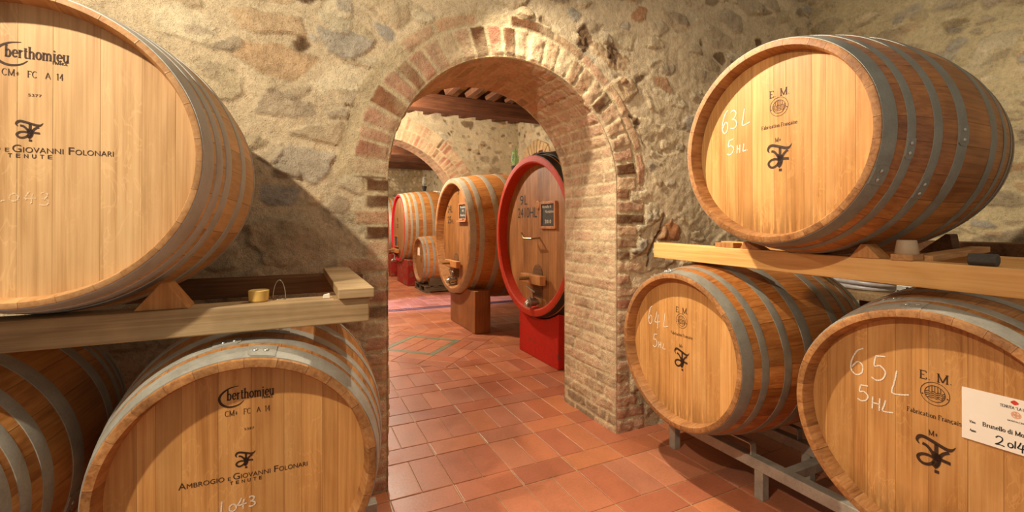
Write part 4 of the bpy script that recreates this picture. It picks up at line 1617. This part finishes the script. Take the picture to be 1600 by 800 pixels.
def fittings(root, S, bx, bz, bw, hook=None, lever=True):
    """door recess, crossbar with threaded bolt, and the tap"""
    y = S['rec']
    mb = MB()
    pts = [(bx - 0.11, bz - 0.20), (bx + 0.11, bz - 0.20), (bx + 0.11, bz + 0.04)] + \
          [(bx + 0.11 * math.cos(a), bz + 0.04 + 0.12 * math.sin(a)) for a in [math.pi * k / 8 for k in range(1, 8)]] + [(bx - 0.11, bz + 0.04)]
    mb.prism(pts, 'Y', y - 0.006, y - 0.001)
    mb.build('hatch', M['timber_dark'], root)
    mb = MB()
    mb.box(bx - bw / 2, bx + bw / 2, y - 0.10, y - 0.03, bz - 0.05, bz + 0.05)
    bar = mb.build('hatch_bar', M['chock'], root, bevel=0.008)
    mb = MB()
    mb.tube([(bx - 0.03, y - 0.01, bz + 0.01), (bx - 0.03, y - 0.22, bz + 0.01)], 0.018, 12)
    for k in range(12):
        yy = y - 0.115 - k * 0.008
        mb.tube([(bx - 0.03, yy, bz + 0.01), (bx - 0.03, yy - 0.004, bz + 0.01)], 0.022, 12)
    mb.build('bolt', M['brass'], bar, auto=True)
    tz = bz - 0.25
    mb = MB()
    mb.tube([(bx, y, tz), (bx, y - 0.03, tz), (bx, y - 0.03, tz), (bx, y - 0.10, tz)], [0.030, 0.030, 0.046, 0.046], 14)
    mb.tube([(bx, y - 0.10, tz), (bx, y - 0.115, tz)], 0.060, 14)
    mb.tube([(bx, y - 0.07, tz + 0.04), (bx, y - 0.07, tz + 0.13)], [0.022, 0.014], 10)
    mb.tube([(bx, y - 0.115, tz), (bx, y - 0.135, tz - 0.01), (bx, y - 0.142, tz - 0.045)], [0.030, 0.028, 0.024], 12)
    tap = mb.build('tap', M['steel'], root, auto=True)
    mb = MB()
    mb.tube([(bx - 0.07, y - 0.10, tz + 0.17), (bx, y - 0.07, tz + 0.13), (bx + 0.05, y - 0.06, tz + 0.11)], [0.012, 0.012, 0.009], 8)
    mb.build('lever', M['steel'], tap, auto=True)
    if hook:
        mb = MB()
        hx, hz = hook
        mb.tube([(hx, y, hz), (hx, y - 0.10, hz - 0.01), (hx - 0.16, y - 0.11, hz - 0.01), (hx - 0.21, y - 0.115, hz + 0.05)], 0.011, 8)
        mb.build('hook', M['brass'], root, auto=True)


def plinth(name, x0, x1, yc, hw, z_top, head, S, mat, label):
    """block with a curved saddle cut to the cask (head = x, y, z of the front head), bottom on the floor"""
    n = 16
    prof = []
    for xx in (x0, x1):
        r = rad((xx - head[0]) / S['L'], S) + 0.012
        pts = [(yc - hw, 0), (yc + hw, 0)]
        for k in range(n + 1):
            yy = yc + hw - 2 * hw * k / n
            d = yy - head[1]
            zz = head[2] + H - math.sqrt(max(0.0, r ** 2 - d * d))
            pts.append((yy, min(zz, z_top + H)))
        prof.append(pts)
    m = len(prof[0])
    V = [(x0,) + p for p in prof[0]] + [(x1,) + p for p in prof[1]]
    F = [tuple(range(m - 1, -1, -1)), tuple(range(m, 2 * m))] + [(i, (i + 1) % m, m + (i + 1) % m, m + i) for i in range(m)]
    o = mesh_obj(name, V, F, mat)
    bv = o.modifiers.new('bevel', 'BEVEL')
    bv.width = 0.008
    bv.limit_method = 'ANGLE'
    return tag(o, label, 'plinth', 'cask plinths')


rred, _ = barrel(S_red, 'red', (2.3, 4.37, -0.12), 90, 0, 'big upright-headed wine cask with a red painted rim, lettered 9L 2410HL', G, name='wine_cask', cat='cask', rivets=False)
i = Ink(S_red['rec'] - 0.0015)
i.sans('9', -0.40, -0.31, 0.352, 0.462)
i.build('lettering', M['ink_black'], rred)
i = Ink(S_red['rec'] - 0.0015)
i.sans('L', -0.285, -0.22, 0.352, 0.462)
i.build('lettering', M['ink_black'], rred)
i = Ink(S_red['rec'] - 0.0015)
i.sans('2410HL', -0.455, 0.015, 0.20, 0.318)
i.build('lettering', M['ink_black'], rred)
fittings(rred, S_red, 0.03, -0.47, 0.46, hook=(0.07, -0.02))
mb = MB()
mb.lathe([(0.052, 0), (0.052, 0.006), (0.04, 0.012)], seg=18)
bd = mb.build('badge', M['chock'], rred)
bd.rotation_euler = (math.pi / 2, 0, 0)
bd.location = (0.04, S_red['rec'], 0.334)

rtan, _ = barrel(S_tan, 'tan', (2.1, 6.50, -0.16), 90, 0, 'natural oak wine cask with a deep recessed head, lettered 24L 25HL', G, name='wine_cask', cat='cask', rivets=False)
i = Ink(S_tan['rec'] - 0.0015)
i.sans('24L', -0.535, -0.29, 0.355, 0.47)
i.build('lettering', M['ink_black'], rtan)
i = Ink(S_tan['rec'] - 0.0015)
i.sans('25', -0.535, -0.36, 0.182, 0.295)
i.build('lettering', M['ink_black'], rtan)
i = Ink(S_tan['rec'] - 0.0015)
i.sans('HL', -0.34, -0.235, 0.182, 0.245)
i.build('lettering', M['ink_black'], rtan)
i = Ink(S_tan['rec'] - 0.0015)
i.sans('5', -0.04, 0.03, 0.62, 0.70)
i.build('lettering', M['ink_black'], rtan)
fittings(rtan, S_tan, -0.10, -0.43, 0.56)

rfar, _ = barrel(S_far, 'far', (2.4, 11.81, -0.076), 90, 0, 'distant wine cask with a crimson rim behind the small barrel', G, name='wine_cask', cat='cask', rivets=False)
i = Ink(S_far['rec'] - 0.0015)
i.sans('9L', -0.34, -0.12, 0.16, 0.26)
i.build('lettering', M['ink_black'], rfar)
i = Ink(S_far['rec'] - 0.0015)
i.sans('25', -0.36, -0.14, 0.0, 0.10)
i.build('lettering', M['ink_black'], rfar)
fittings(rfar, S_far, -0.30, -0.60, 0.75)
rfar2, _ = barrel(S_far, 'far', (2.42, 13.95, -0.076), 90, 0, 'farthest wine cask, a grey banded sliver beside the left jamb of the arch', G, name='wine_cask', cat='cask', rivets=False)
rsm, _ = barrel(S_small, 'small', (2.5, 10.09, -0.78), 90, 0, 'small oak barrel with bright hoops standing on a dark pallet beyond the arch', None, cat='barrel', rivets=False)
i = Ink(S_small['rec'] - 0.0015)
i.sans('L', 0.02, 0.10, 0.12, 0.22)
i.build('lettering', M['ink'], rsm)
i = Ink(S_small['rec'] - 0.0015)
i.sans('HL', 0.0, 0.14, -0.06, 0.05)
i.build('lettering', M['ink'], rsm)
mb = MB()
mb.box(-0.24, -0.05, S_small['rec'] - 0.005, S_small['rec'] - 0.001, 0.08, 0.26)
mb.build('paper_note', M['paper'], rsm)

plinth('cask_plinth', 2.41, 2.85, 4.37, 0.44, -0.86, (2.3, 4.37, -0.12), S_red, M['red'], 'bright red plinth under the front of the red-rimmed cask')
plinth('cask_plinth', 3.35, 3.75, 4.37, 0.44, -0.86, (2.3, 4.37, -0.12), S_red, M['red'], 'red plinth under the rear of the red-rimmed cask')
plinth('cask_plinth', 2.19, 2.42, 6.24, 0.53, -0.90, (2.1, 6.5, -0.16), S_tan, M['tan_plinth'], 'tan brown plinth under the front of the natural oak cask')
plinth('cask_plinth', 3.55, 3.80, 6.5, 0.53, -0.90, (2.1, 6.5, -0.16), S_tan, M['tan_plinth'], 'tan brown plinth under the rear of the natural oak cask')
plinth('cask_plinth', 2.45, 2.66, 11.5, 0.62, -0.85, (2.4, 11.81, -0.076), S_far, M['red_old'], 'worn red and brown plinth under the crimson-rimmed distant cask')
plinth('cask_plinth', 2.47, 2.72, 13.7, 0.6, -0.85, (2.42, 13.95, -0.076), S_far, M['red_old'], 'worn red plinth under the farthest cask')

# pallet under the small barrel
pal = thing('pallet', (2.55, 9.62, 0), 'dark weathered wooden pallet under the small oak barrel', 'pallet')
for k in range(3):
    mb = MB()
    mb.box(0.0, 1.05, 0.02 + k * 0.42, 0.12 + k * 0.42, 0.02, 0.12)
    mb.build('bearer', M['pallet'], pal, bevel=0.005)
for k in range(6):
    mb = MB()
    mb.box(0.0 + k * 0.19, 0.11 + k * 0.19, 0, 0.98, 0.12, 0.145)
    mb.build('slat', M['pallet'], pal, bevel=0.004)
for k in range(2):
    mb = MB()
    mb.box(0.0 + k * 0.93, 0.11 + k * 0.93, 0, 0.98, 0.0, 0.02)
    mb.build('slat', M['pallet'], pal, bevel=0.004)
for (y0, y1) in ((0.08, 0.20), (0.74, 0.86)):
    mb = MB()
    cy = 0.47
    pts = [(y0, 0.145), (y1, 0.145)]
    for q in (y1, y0):
        d = q - cy
        pts.append((q, max(0.15, 0.7 - math.sqrt(0.54 ** 2 - d * d))))
    mb.prism(pts, 'X', 0.12, 0.95)
    mb.build('chock', M['pallet'], pal)


# chalkboards hang on the casks
def chalkboard(loc, w, h, lines, label, ledge=False):
    """faces -x; loc = centre on the head plane"""
    root = thing('chalkboard', loc, label, 'chalkboard', 'chalkboards on the casks', (0, 0, -math.pi / 2))
    mb = MB()
    mb.box(-w / 2 + 0.01, w / 2 - 0.01, -0.012, -0.002, -h / 2 + 0.01, h / 2 - 0.01)
    sl = mb.build('slate', M['slate'], root)
    f = 0.028
    mb = MB()
    mb.box(-w / 2, -w / 2 + f, -0.024, 0.0, -h / 2, h / 2)
    mb.box(w / 2 - f, w / 2, -0.024, 0.0, -h / 2, h / 2)
    mb.box(-w / 2 + f, w / 2 - f, -0.024, 0.0, h / 2 - f, h / 2)
    mb.box(-w / 2 + f, w / 2 - f, -0.024, 0.0, -h / 2, -h / 2 + f)
    mb.build('frame', M['frame'], root, bevel=0.003)
    i = Ink(-0.0128)
    for tx, a, b, z, hh in lines:
        i.sans(tx, a * w, b * w, z * h, (z + hh) * h)
    if lines:
        i.build('chalk_writing', M['chalk'], sl)
    if ledge:
        mb = MB()
        mb.box(-w / 2 - 0.02, w / 2 + 0.05, -0.05, 0.0, -h / 2 - 0.022, -h / 2)
        mb.tube([(-0.06, -0.04, -h / 2 + 0.012), (0.06, -0.03, -h / 2 + 0.012)], 0.012, 8)
        mb.build('ledge', M['frame'], root)
    return root


chalkboard((2.3 + S_red['rec'] - 0.0, 4.37 - 0.272, H - 0.12 + 0.222), 0.32, 0.30 * 0.96,
           [('Brunello di', -0.36, 0.2, 0.26, 0.1), ('Montalcino', -0.18, 0.36, 0.08, 0.1), ('2010', -0.2, 0.2, -0.30, 0.13)],
           'chalkboard in a wooden frame hung on the red-rimmed cask')
chalkboard((2.1 + S_tan['rec'] - 0.0, 6.50 - 0.225, H - 0.16 + 0.354), 0.33, 0.26,
           [('Brunello', -0.32, 0.3, 0.2, 0.12), ('di', -0.1, 0.1, 0.0, 0.12), ('Montalcino', -0.32, 0.32, -0.26, 0.12)],
           'small chalkboard with a ledge hung on the natural oak cask', ledge=True)
cb = chalkboard((2.4 + S_far['rec'] - 0.004, 11.81 + 0.34, H - 0.076 - 0.36), 0.44, 0.30, [], 'tiny chalkboard propped on the hatch bar of the crimson-rimmed cask')
cb.rotation_euler = (0.0, 0, -math.pi / 2)


# airlocks on the bungs
def airlock(x, y, z, glass, label, sc=1.0):
    r = thing('airlock', (x, y, z), label, 'airlock', 'glass airlocks on the casks')
    r.scale = (sc, sc, sc)
    mb = MB()
    mb.lathe([(0.028, 0), (0.034, 0.03), (0.062, 0.12), (0.068, 0.15), (0.05, 0.155)], seg=18)
    mb.build('stopper', M['bung_black'], r, auto=True)
    mb = MB()
    mb.lathe([(0.036, 0.156), (0.036, 0.17), (0.058, 0.20), (0.066, 0.25), (0.060, 0.30), (0.044, 0.33), (0.040, 0.345), (0.048, 0.36),
              (0.050, 0.385), (0.030, 0.405), (0.014, 0.412), (0.012, 0.43), (0.004, 0.436)], seg=20)
    mb.build('glass_bulb', glass, r, smooth=True)
    return r


airlock(3.18, 6.50, H - 0.16 + 0.948, M['glass_green'], 'green glass airlock in a black stopper above the natural oak cask')
airlock(3.1, 11.81, H - 0.076 + 0.945, M['glass_clear'], 'clear glass airlock in a black stopper on the distant crimson-rimmed cask')
mb = MB()
n = 12
V, F = [], []
for a in range(n + 1):
    for b in range(n + 1):
        xx = 3.35 + 0.36 * a / n
        yy = 11.52 + 0.6 * b / n
        t = (xx - 2.4) / S_far['L']
        d = yy - 11.81
        rr = rad(t, S_far) + 0.012 + 0.010 * math.sin(a * 1.7 + b * 1.1)
        V.append((xx, yy, H - 0.076 + math.sqrt(rr * rr - d * d)))
for a in range(n):
    for b in range(n):
        F.append((a * (n + 1) + b, (a + 1) * (n + 1) + b, (a + 1) * (n + 1) + b + 1, a * (n + 1) + b + 1))
cl = mesh_obj('cloth', V, F, M['cloth'], None, True)
sm = cl.modifiers.new('thick', 'SOLIDIFY')
sm.thickness = 0.012
sm.offset = 1
tag(cl, 'crumpled cream cloth lying on top of the distant crimson-rimmed cask', 'cloth')
# dark cloth over the red cask's shoulder
V, F = [], []
for a in range(15):
    for b in range(21):
        t = 0.065 + 0.33 * a / 14
        an = -0.28 + 0.95 * b / 20
        rr = rad(t, S_red) + 0.010 + 0.006 * math.sin(a * 1.3 + b * 0.9)
        V.append((2.3 + S_red['L'] * t, 4.37 - rr * math.sin(an), H - 0.12 + rr * math.cos(an)))
for a in range(14):
    for b in range(20):
        F.append((a * 21 + b, a * 21 + b + 1, (a + 1) * 21 + b + 1, (a + 1) * 21 + b))
cl = mesh_obj('dark_cover', V, F, M['tarp'], None, True)
sm = cl.modifiers.new('thick', 'SOLIDIFY')
sm.thickness = 0.008
sm.offset = 1
tag(cl, 'dark rubber cover draped over the shoulder of the red-rimmed cask', 'cover')

# ------------------------------------------------------------------ left timber rack
GL = 'timbers of the left barrel rack'
mb = MB()
mb.box(-1.75, 0.222, 1.55, 1.645, H - 0.318, H - 0.239)
tag(mb.build('timber_beam', M['timber_grey'], bevel=0.004), 'front weathered timber beam carrying the pale upper left barrel', 'beam', GL)
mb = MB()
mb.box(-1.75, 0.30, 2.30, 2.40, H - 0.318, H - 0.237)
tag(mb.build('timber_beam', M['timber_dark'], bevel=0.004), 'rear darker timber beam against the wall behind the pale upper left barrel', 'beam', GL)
mb = MB()
mb.box(0.125, 0.236, 1.535, 2.36, H - 0.237, H - 0.206)
tag(mb.build('wooden_plank', M['timber_grey_y'] if 'timber_grey_y' in M else M['timber_grey'], bevel=0.003), 'short rough plank laid across the right ends of the left timber beams', 'plank')
mb = MB()
V = [(-0.405, 1.56, H - 0.239), (-0.285, 1.56, H - 0.239), (-0.335, 1.56, H - 0.165), (-0.345, 1.56, H - 0.165)]
mb.prism([(-0.40, H - 0.239), (-0.272, H - 0.239), (-0.322, H - 0.166), (-0.338, H - 0.163)], 'Y', 1.565, 1.655)
tag(mb.build('wedge_chock', M['chock'], bevel=0.003), 'triangular wooden wedge holding the pale upper left barrel', 'wedge', 'barrel wedges')
mb = MB()
mb.lathe([(0.024, 0), (0.0275, 0.004), (0.029, 0.034), (0.0265, 0.036), (0.002, 0.035)], seg=24)
cd = mb.build('candle_stub', M['wax'], smooth=False, auto=True)
cd.location = (-0.101, 1.614, H - 0.239)
tag(cd, 'short yellow wax stub standing on the left front timber beam', 'candle')
mb = MB()
mb.tube([(-0.062 + 0.018 * (1 - math.cos(a)) , 1.622, H - 0.238 + 0.062 * math.sin(a)) for a in [math.pi * k / 14 for k in range(15)]], 0.0011, 6)
mb.tube([(-0.062, 1.622, H - 0.238), (-0.026, 1.622, H - 0.238)], 0.0011, 6)
tag(mb.build('wire_loop', M['wire'], smooth=True), 'thin bent wire loop beside the yellow wax stub', 'wire')
mb = MB()
mb.add([(0.082, 1.585, H - 0.239), (0.104, 1.582, H - 0.239), (0.106, 1.600, H - 0.239), (0.083, 1.602, H - 0.239),
        (0.084, 1.586, H - 0.226), (0.103, 1.584, H - 0.223), (0.103, 1.598, H - 0.224), (0.085, 1.600, H - 0.228)],
       [(0, 3, 2, 1), (4, 5, 6, 7), (0, 1, 5, 4), (1, 2, 6, 5), (2, 3, 7, 6), (3, 0, 4, 7)])
tag(mb.build('plaster_chip', M['white'], bevel=0.002), 'small white chip lying on the left front beam by the plank', 'chip')


# ------------------------------------------------------------------ steel racks
def steel_rack(label, x_front, x_rear, y0, y1, feet, cradles, along='Y'):
    root = thing('steel_rack', (0, 0, 0), label, 'rack', 'galvanised barrel racks')
    for xx in (x_front, x_rear):
        mb = MB()
        if along == 'Y':
            mb.box(xx, xx + 0.06, y0, y1, H - 1.327, H - 1.267)
        else:
            mb.box(y0, y1, xx, xx + 0.06, H - 1.327, H - 1.267)
        mb.build('rail', M['rack'], root, bevel=0.004)
        for fy in feet:
            mb = MB()
            if along == 'Y':
                mb.box(xx + 0.002, xx + 0.052, fy - 0.025, fy + 0.025, 0.0, H - 1.327)
            else:
                mb.box(fy - 0.025, fy + 0.025, xx + 0.002, xx + 0.052, 0.0, H - 1.327)
            mb.build('foot', M['rack'], root, bevel=0.003)
        for a, b, cz in cradles:
            mb = MB()
            t = 0.007
            pts = [(a, cz + H), (b, cz + H), (b + 0.012 * (1 if b > a else -1), cz - 0.006 + H), (b + 0.016 * (1 if b > a else -1), cz - 0.02 + H),
                   (b + 0.016 * (1 if b > a else -1), H - 1.268)]
            s = 1 if b > a else -1
            pts2 = [(b + 0.016 * s - t * s, H - 1.268), (b + 0.016 * s - t * s, cz - 0.02 + H), (b + 0.008 * s, cz - 0.010 + H), (b, cz - t + H), (a, cz - t + H)]
            if along == 'Y':
                mb.prism(pts + pts2, 'X', xx + 0.012, xx + 0.052)
            else:
                mb.prism(pts + pts2, 'Y', xx + 0.012, xx + 0.052)
            mb.build('cradle', M['rack'], root)
    for yc in ((feet[1] - 0.10,) if len(feet) > 1 else ()):
        mb = MB()
        if along == 'Y':
            mb.box(x_front + 0.06, x_rear, yc - 0.05, yc + 0.0, H - 1.327, H - 1.277)
        else:
            mb.box(yc - 0.05, yc, x_front + 0.06, x_rear, H - 1.327, H - 1.277)
        mb.build('cross_bar', M['rack'], root, bevel=0.003)
    return root


steel_rack('galvanised steel floor rack under the two lower right barrels', 2.25, 2.66, -0.3, 2.30, (2.24, 1.62, 0.45), ((1.86, 1.685, -1.203), (1.93, 2.10, -1.203), (0.86, 1.03, -1.234), (0.78, 0.62, -1.234)))
steel_rack('galvanised steel floor rack under the two lower left barrels', 1.70, 2.12, -1.6, 0.34, (0.1, -0.55, -1.2), ((-0.16, -0.30, -1.152), (-0.06, 0.10, -1.152), (-1.03, -1.17, -1.152), (-0.95, -0.80, -1.152)), along='X')

# ------------------------------------------------------------------ right pine beams and what lies on them
GR = 'timbers of the right barrel rack'


def pine(x0, x1, label, zt=-0.121):
    mb = MB()
    sl = 0.0165
    ya, yb = 2.245, -0.35
    za, zb = zt + H + 0.006, zt + H + 0.006 + sl * (yb - ya)
    hh = 0.096
    v = []
    for yy, zz in ((ya, za), (yb, zb)):
        v += [(x0, yy, zz - hh), (x1, yy, zz - hh), (x1, yy, zz), (x0, yy, zz)]
    mb.add(v, [(0, 1, 2, 3), (7, 6, 5, 4), (0, 4, 5, 1), (1, 5, 6, 2), (2, 6, 7, 3), (3, 7, 4, 0)])
    return tag(mb.build('timber_beam', M['timber_pine'], bevel=0.004), label, 'beam', GR)


pine(2.10, 2.185, 'front orange pine beam under the barrel chalked 63 L')
pine(2.72, 2.805, 'rear orange pine beam behind the barrel chalked 63 L')


def ztop(y):
    return H - 0.115 + 0.0165 * (y - 2.245)


def block(name, mat, x0, x1, y0, y1, h, label, cat, group=None, bevel=0.002):
    mb = MB()
    z = ztop((y0 + y1) / 2)
    mb.box(x0, x1, y0, y1, z, z + h)
    return tag(mb.build(name, mat, bevel=bevel), label, cat, group)


block('wooden_block', M['chock'], 2.105, 2.175, 1.66, 1.775, 0.026, 'small flat wooden block at the far end of the front pine beam', 'block')


def wedge(x0, x1, y0, y1, yt, ht, label, mat):
    z = ztop((y0 + y1) / 2)
    mb = MB()
    mb.prism([(y0, z), (y1, z), (yt + 0.008, z + ht), (yt - 0.008, z + ht)], 'X', x0, x1)
    return tag(mb.build('wedge_chock', mat, bevel=0.002), label, 'wedge', 'barrel wedges')


wedge(2.095, 2.18, 0.985, 1.095, 1.045, 0.056, 'triangular wooden wedge on the front pine beam beside the grey bung', M['chock'])
wedge(2.105, 2.18, 1.50, 1.62, 1.59, 0.040, 'shaded wooden wedge on the front pine beam beside the flat block', M['chock'])
wedge(2.725, 2.80, 0.99, 1.125, 1.012, 0.092, 'dark wooden wedge on the rear pine beam under the barrel tail', M['timber_dark'])
block('wooden_block', M['board'], 2.095, 2.18, 0.880, 0.950, 0.024, 'flat wooden block under the grey bung on the front pine beam', 'block')
mb = MB()
mb.lathe([(0.0365, 0), (0.0375, 0.003), (0.0305, 0.052), (0.029, 0.054)], seg=26)
bg_ = mb.build('silicone_bung', M['silicone'], auto=True)
bg_.location = (2.138, 0.916, ztop(0.915) + 0.024)
tag(bg_, 'tapered grey silicone bung standing on a block on the front pine beam', 'bung')
# thin board resting across both beams
mb = MB()
z0, z1 = ztop(0.84) - 0.004, ztop(0.87) + 0.016
mb.add([(2.187, 0.855, z0), (2.187, 0.918, z0), (2.79, 0.955, z1), (2.79, 0.890, z1),
        (2.187, 0.855, z0 + 0.024), (2.187, 0.918, z0 + 0.024), (2.79, 0.955, z1 + 0.024), (2.79, 0.890, z1 + 0.024)],
       [(0, 3, 2, 1), (4, 5, 6, 7), (0, 1, 5, 4), (1, 2, 6, 5), (2, 3, 7, 6), (3, 0, 4, 7)])
tag(mb.build('wooden_board', M['board'], bevel=0.002), 'narrow wooden board bridging the two right pine beams behind the bung', 'board')
mb = MB()
cy0, cy1 = 0.660, 0.734
zc = ztop(0.69) + 0.021
pts = [(2.130 + 0.0215 * math.cos(math.pi / 8 + k * math.pi / 4) * 1.05, zc + 0.0225 * math.sin(math.pi / 8 + k * math.pi / 4)) for k in range(8)]
mb.prism(pts, 'Y', cy0, cy1)
tag(mb.build('rubber_mallet_head', M['rubber'], bevel=0.004), 'black rubber mallet head lying on the front pine beam at right', 'mallet')

# shelf along the right wall, hoses on it
sh = thing('wall_shelf', (4.02, 0.6, 0), 'dark wooden shelf along the right wall behind the barrels', 'shelf')
mb = MB()
mb.box(-0.05, 0.20, -0.9, 1.5, H - 0.23, H - 0.115)
mb.build('top_plank', M['timber_dark_y'] if 'timber_dark_y' in M else M['timber_dark'], sh, bevel=0.006)
mb = MB()
mb.box(-0.45, 0.20, -0.9, 1.5, H - 0.53, H - 0.47)
mb.build('lower_plank', M['timber_grey'], sh, bevel=0.006)
for yy in (-0.85, 0.2, 1.42):
    mb = MB()
    mb.box(0.08, 0.18, yy - 0.05, yy + 0.05, 0, H - 0.53)
    mb.box(0.10, 0.18, yy - 0.05, yy + 0.05, H - 0.47, H - 0.24)
    mb.build('post', M['timber_dark'], sh)
mb = MB()
for q in range(3):
    pts = []
    for k in range(40):
        a = 2 * math.pi * k / 39
        pts.append((3.78 + (0.13 + 0.012 * q) * math.cos(a), 1.91 + (0.25 + 0.015 * q) * math.sin(a) - 0.03 * q, H - 0.470 + 0.022 + 0.036 * q + 0.004 * math.sin(3 * a)))
    mb.tube(pts, 0.017, 8)
hs = mb.build('hose_coil', M['hose'], smooth=True)
tag(hs, 'pale clear hose coiled on the shelf between the right barrels', 'hose')
mb = MB()
mb.box(3.60, 3.66, 1.50, 1.60, H - 0.47, H - 0.40)
tag(mb.build('tin_box', M['tin'], bevel=0.004), 'small pale metal box on the shelf above the honey barrel', 'box')
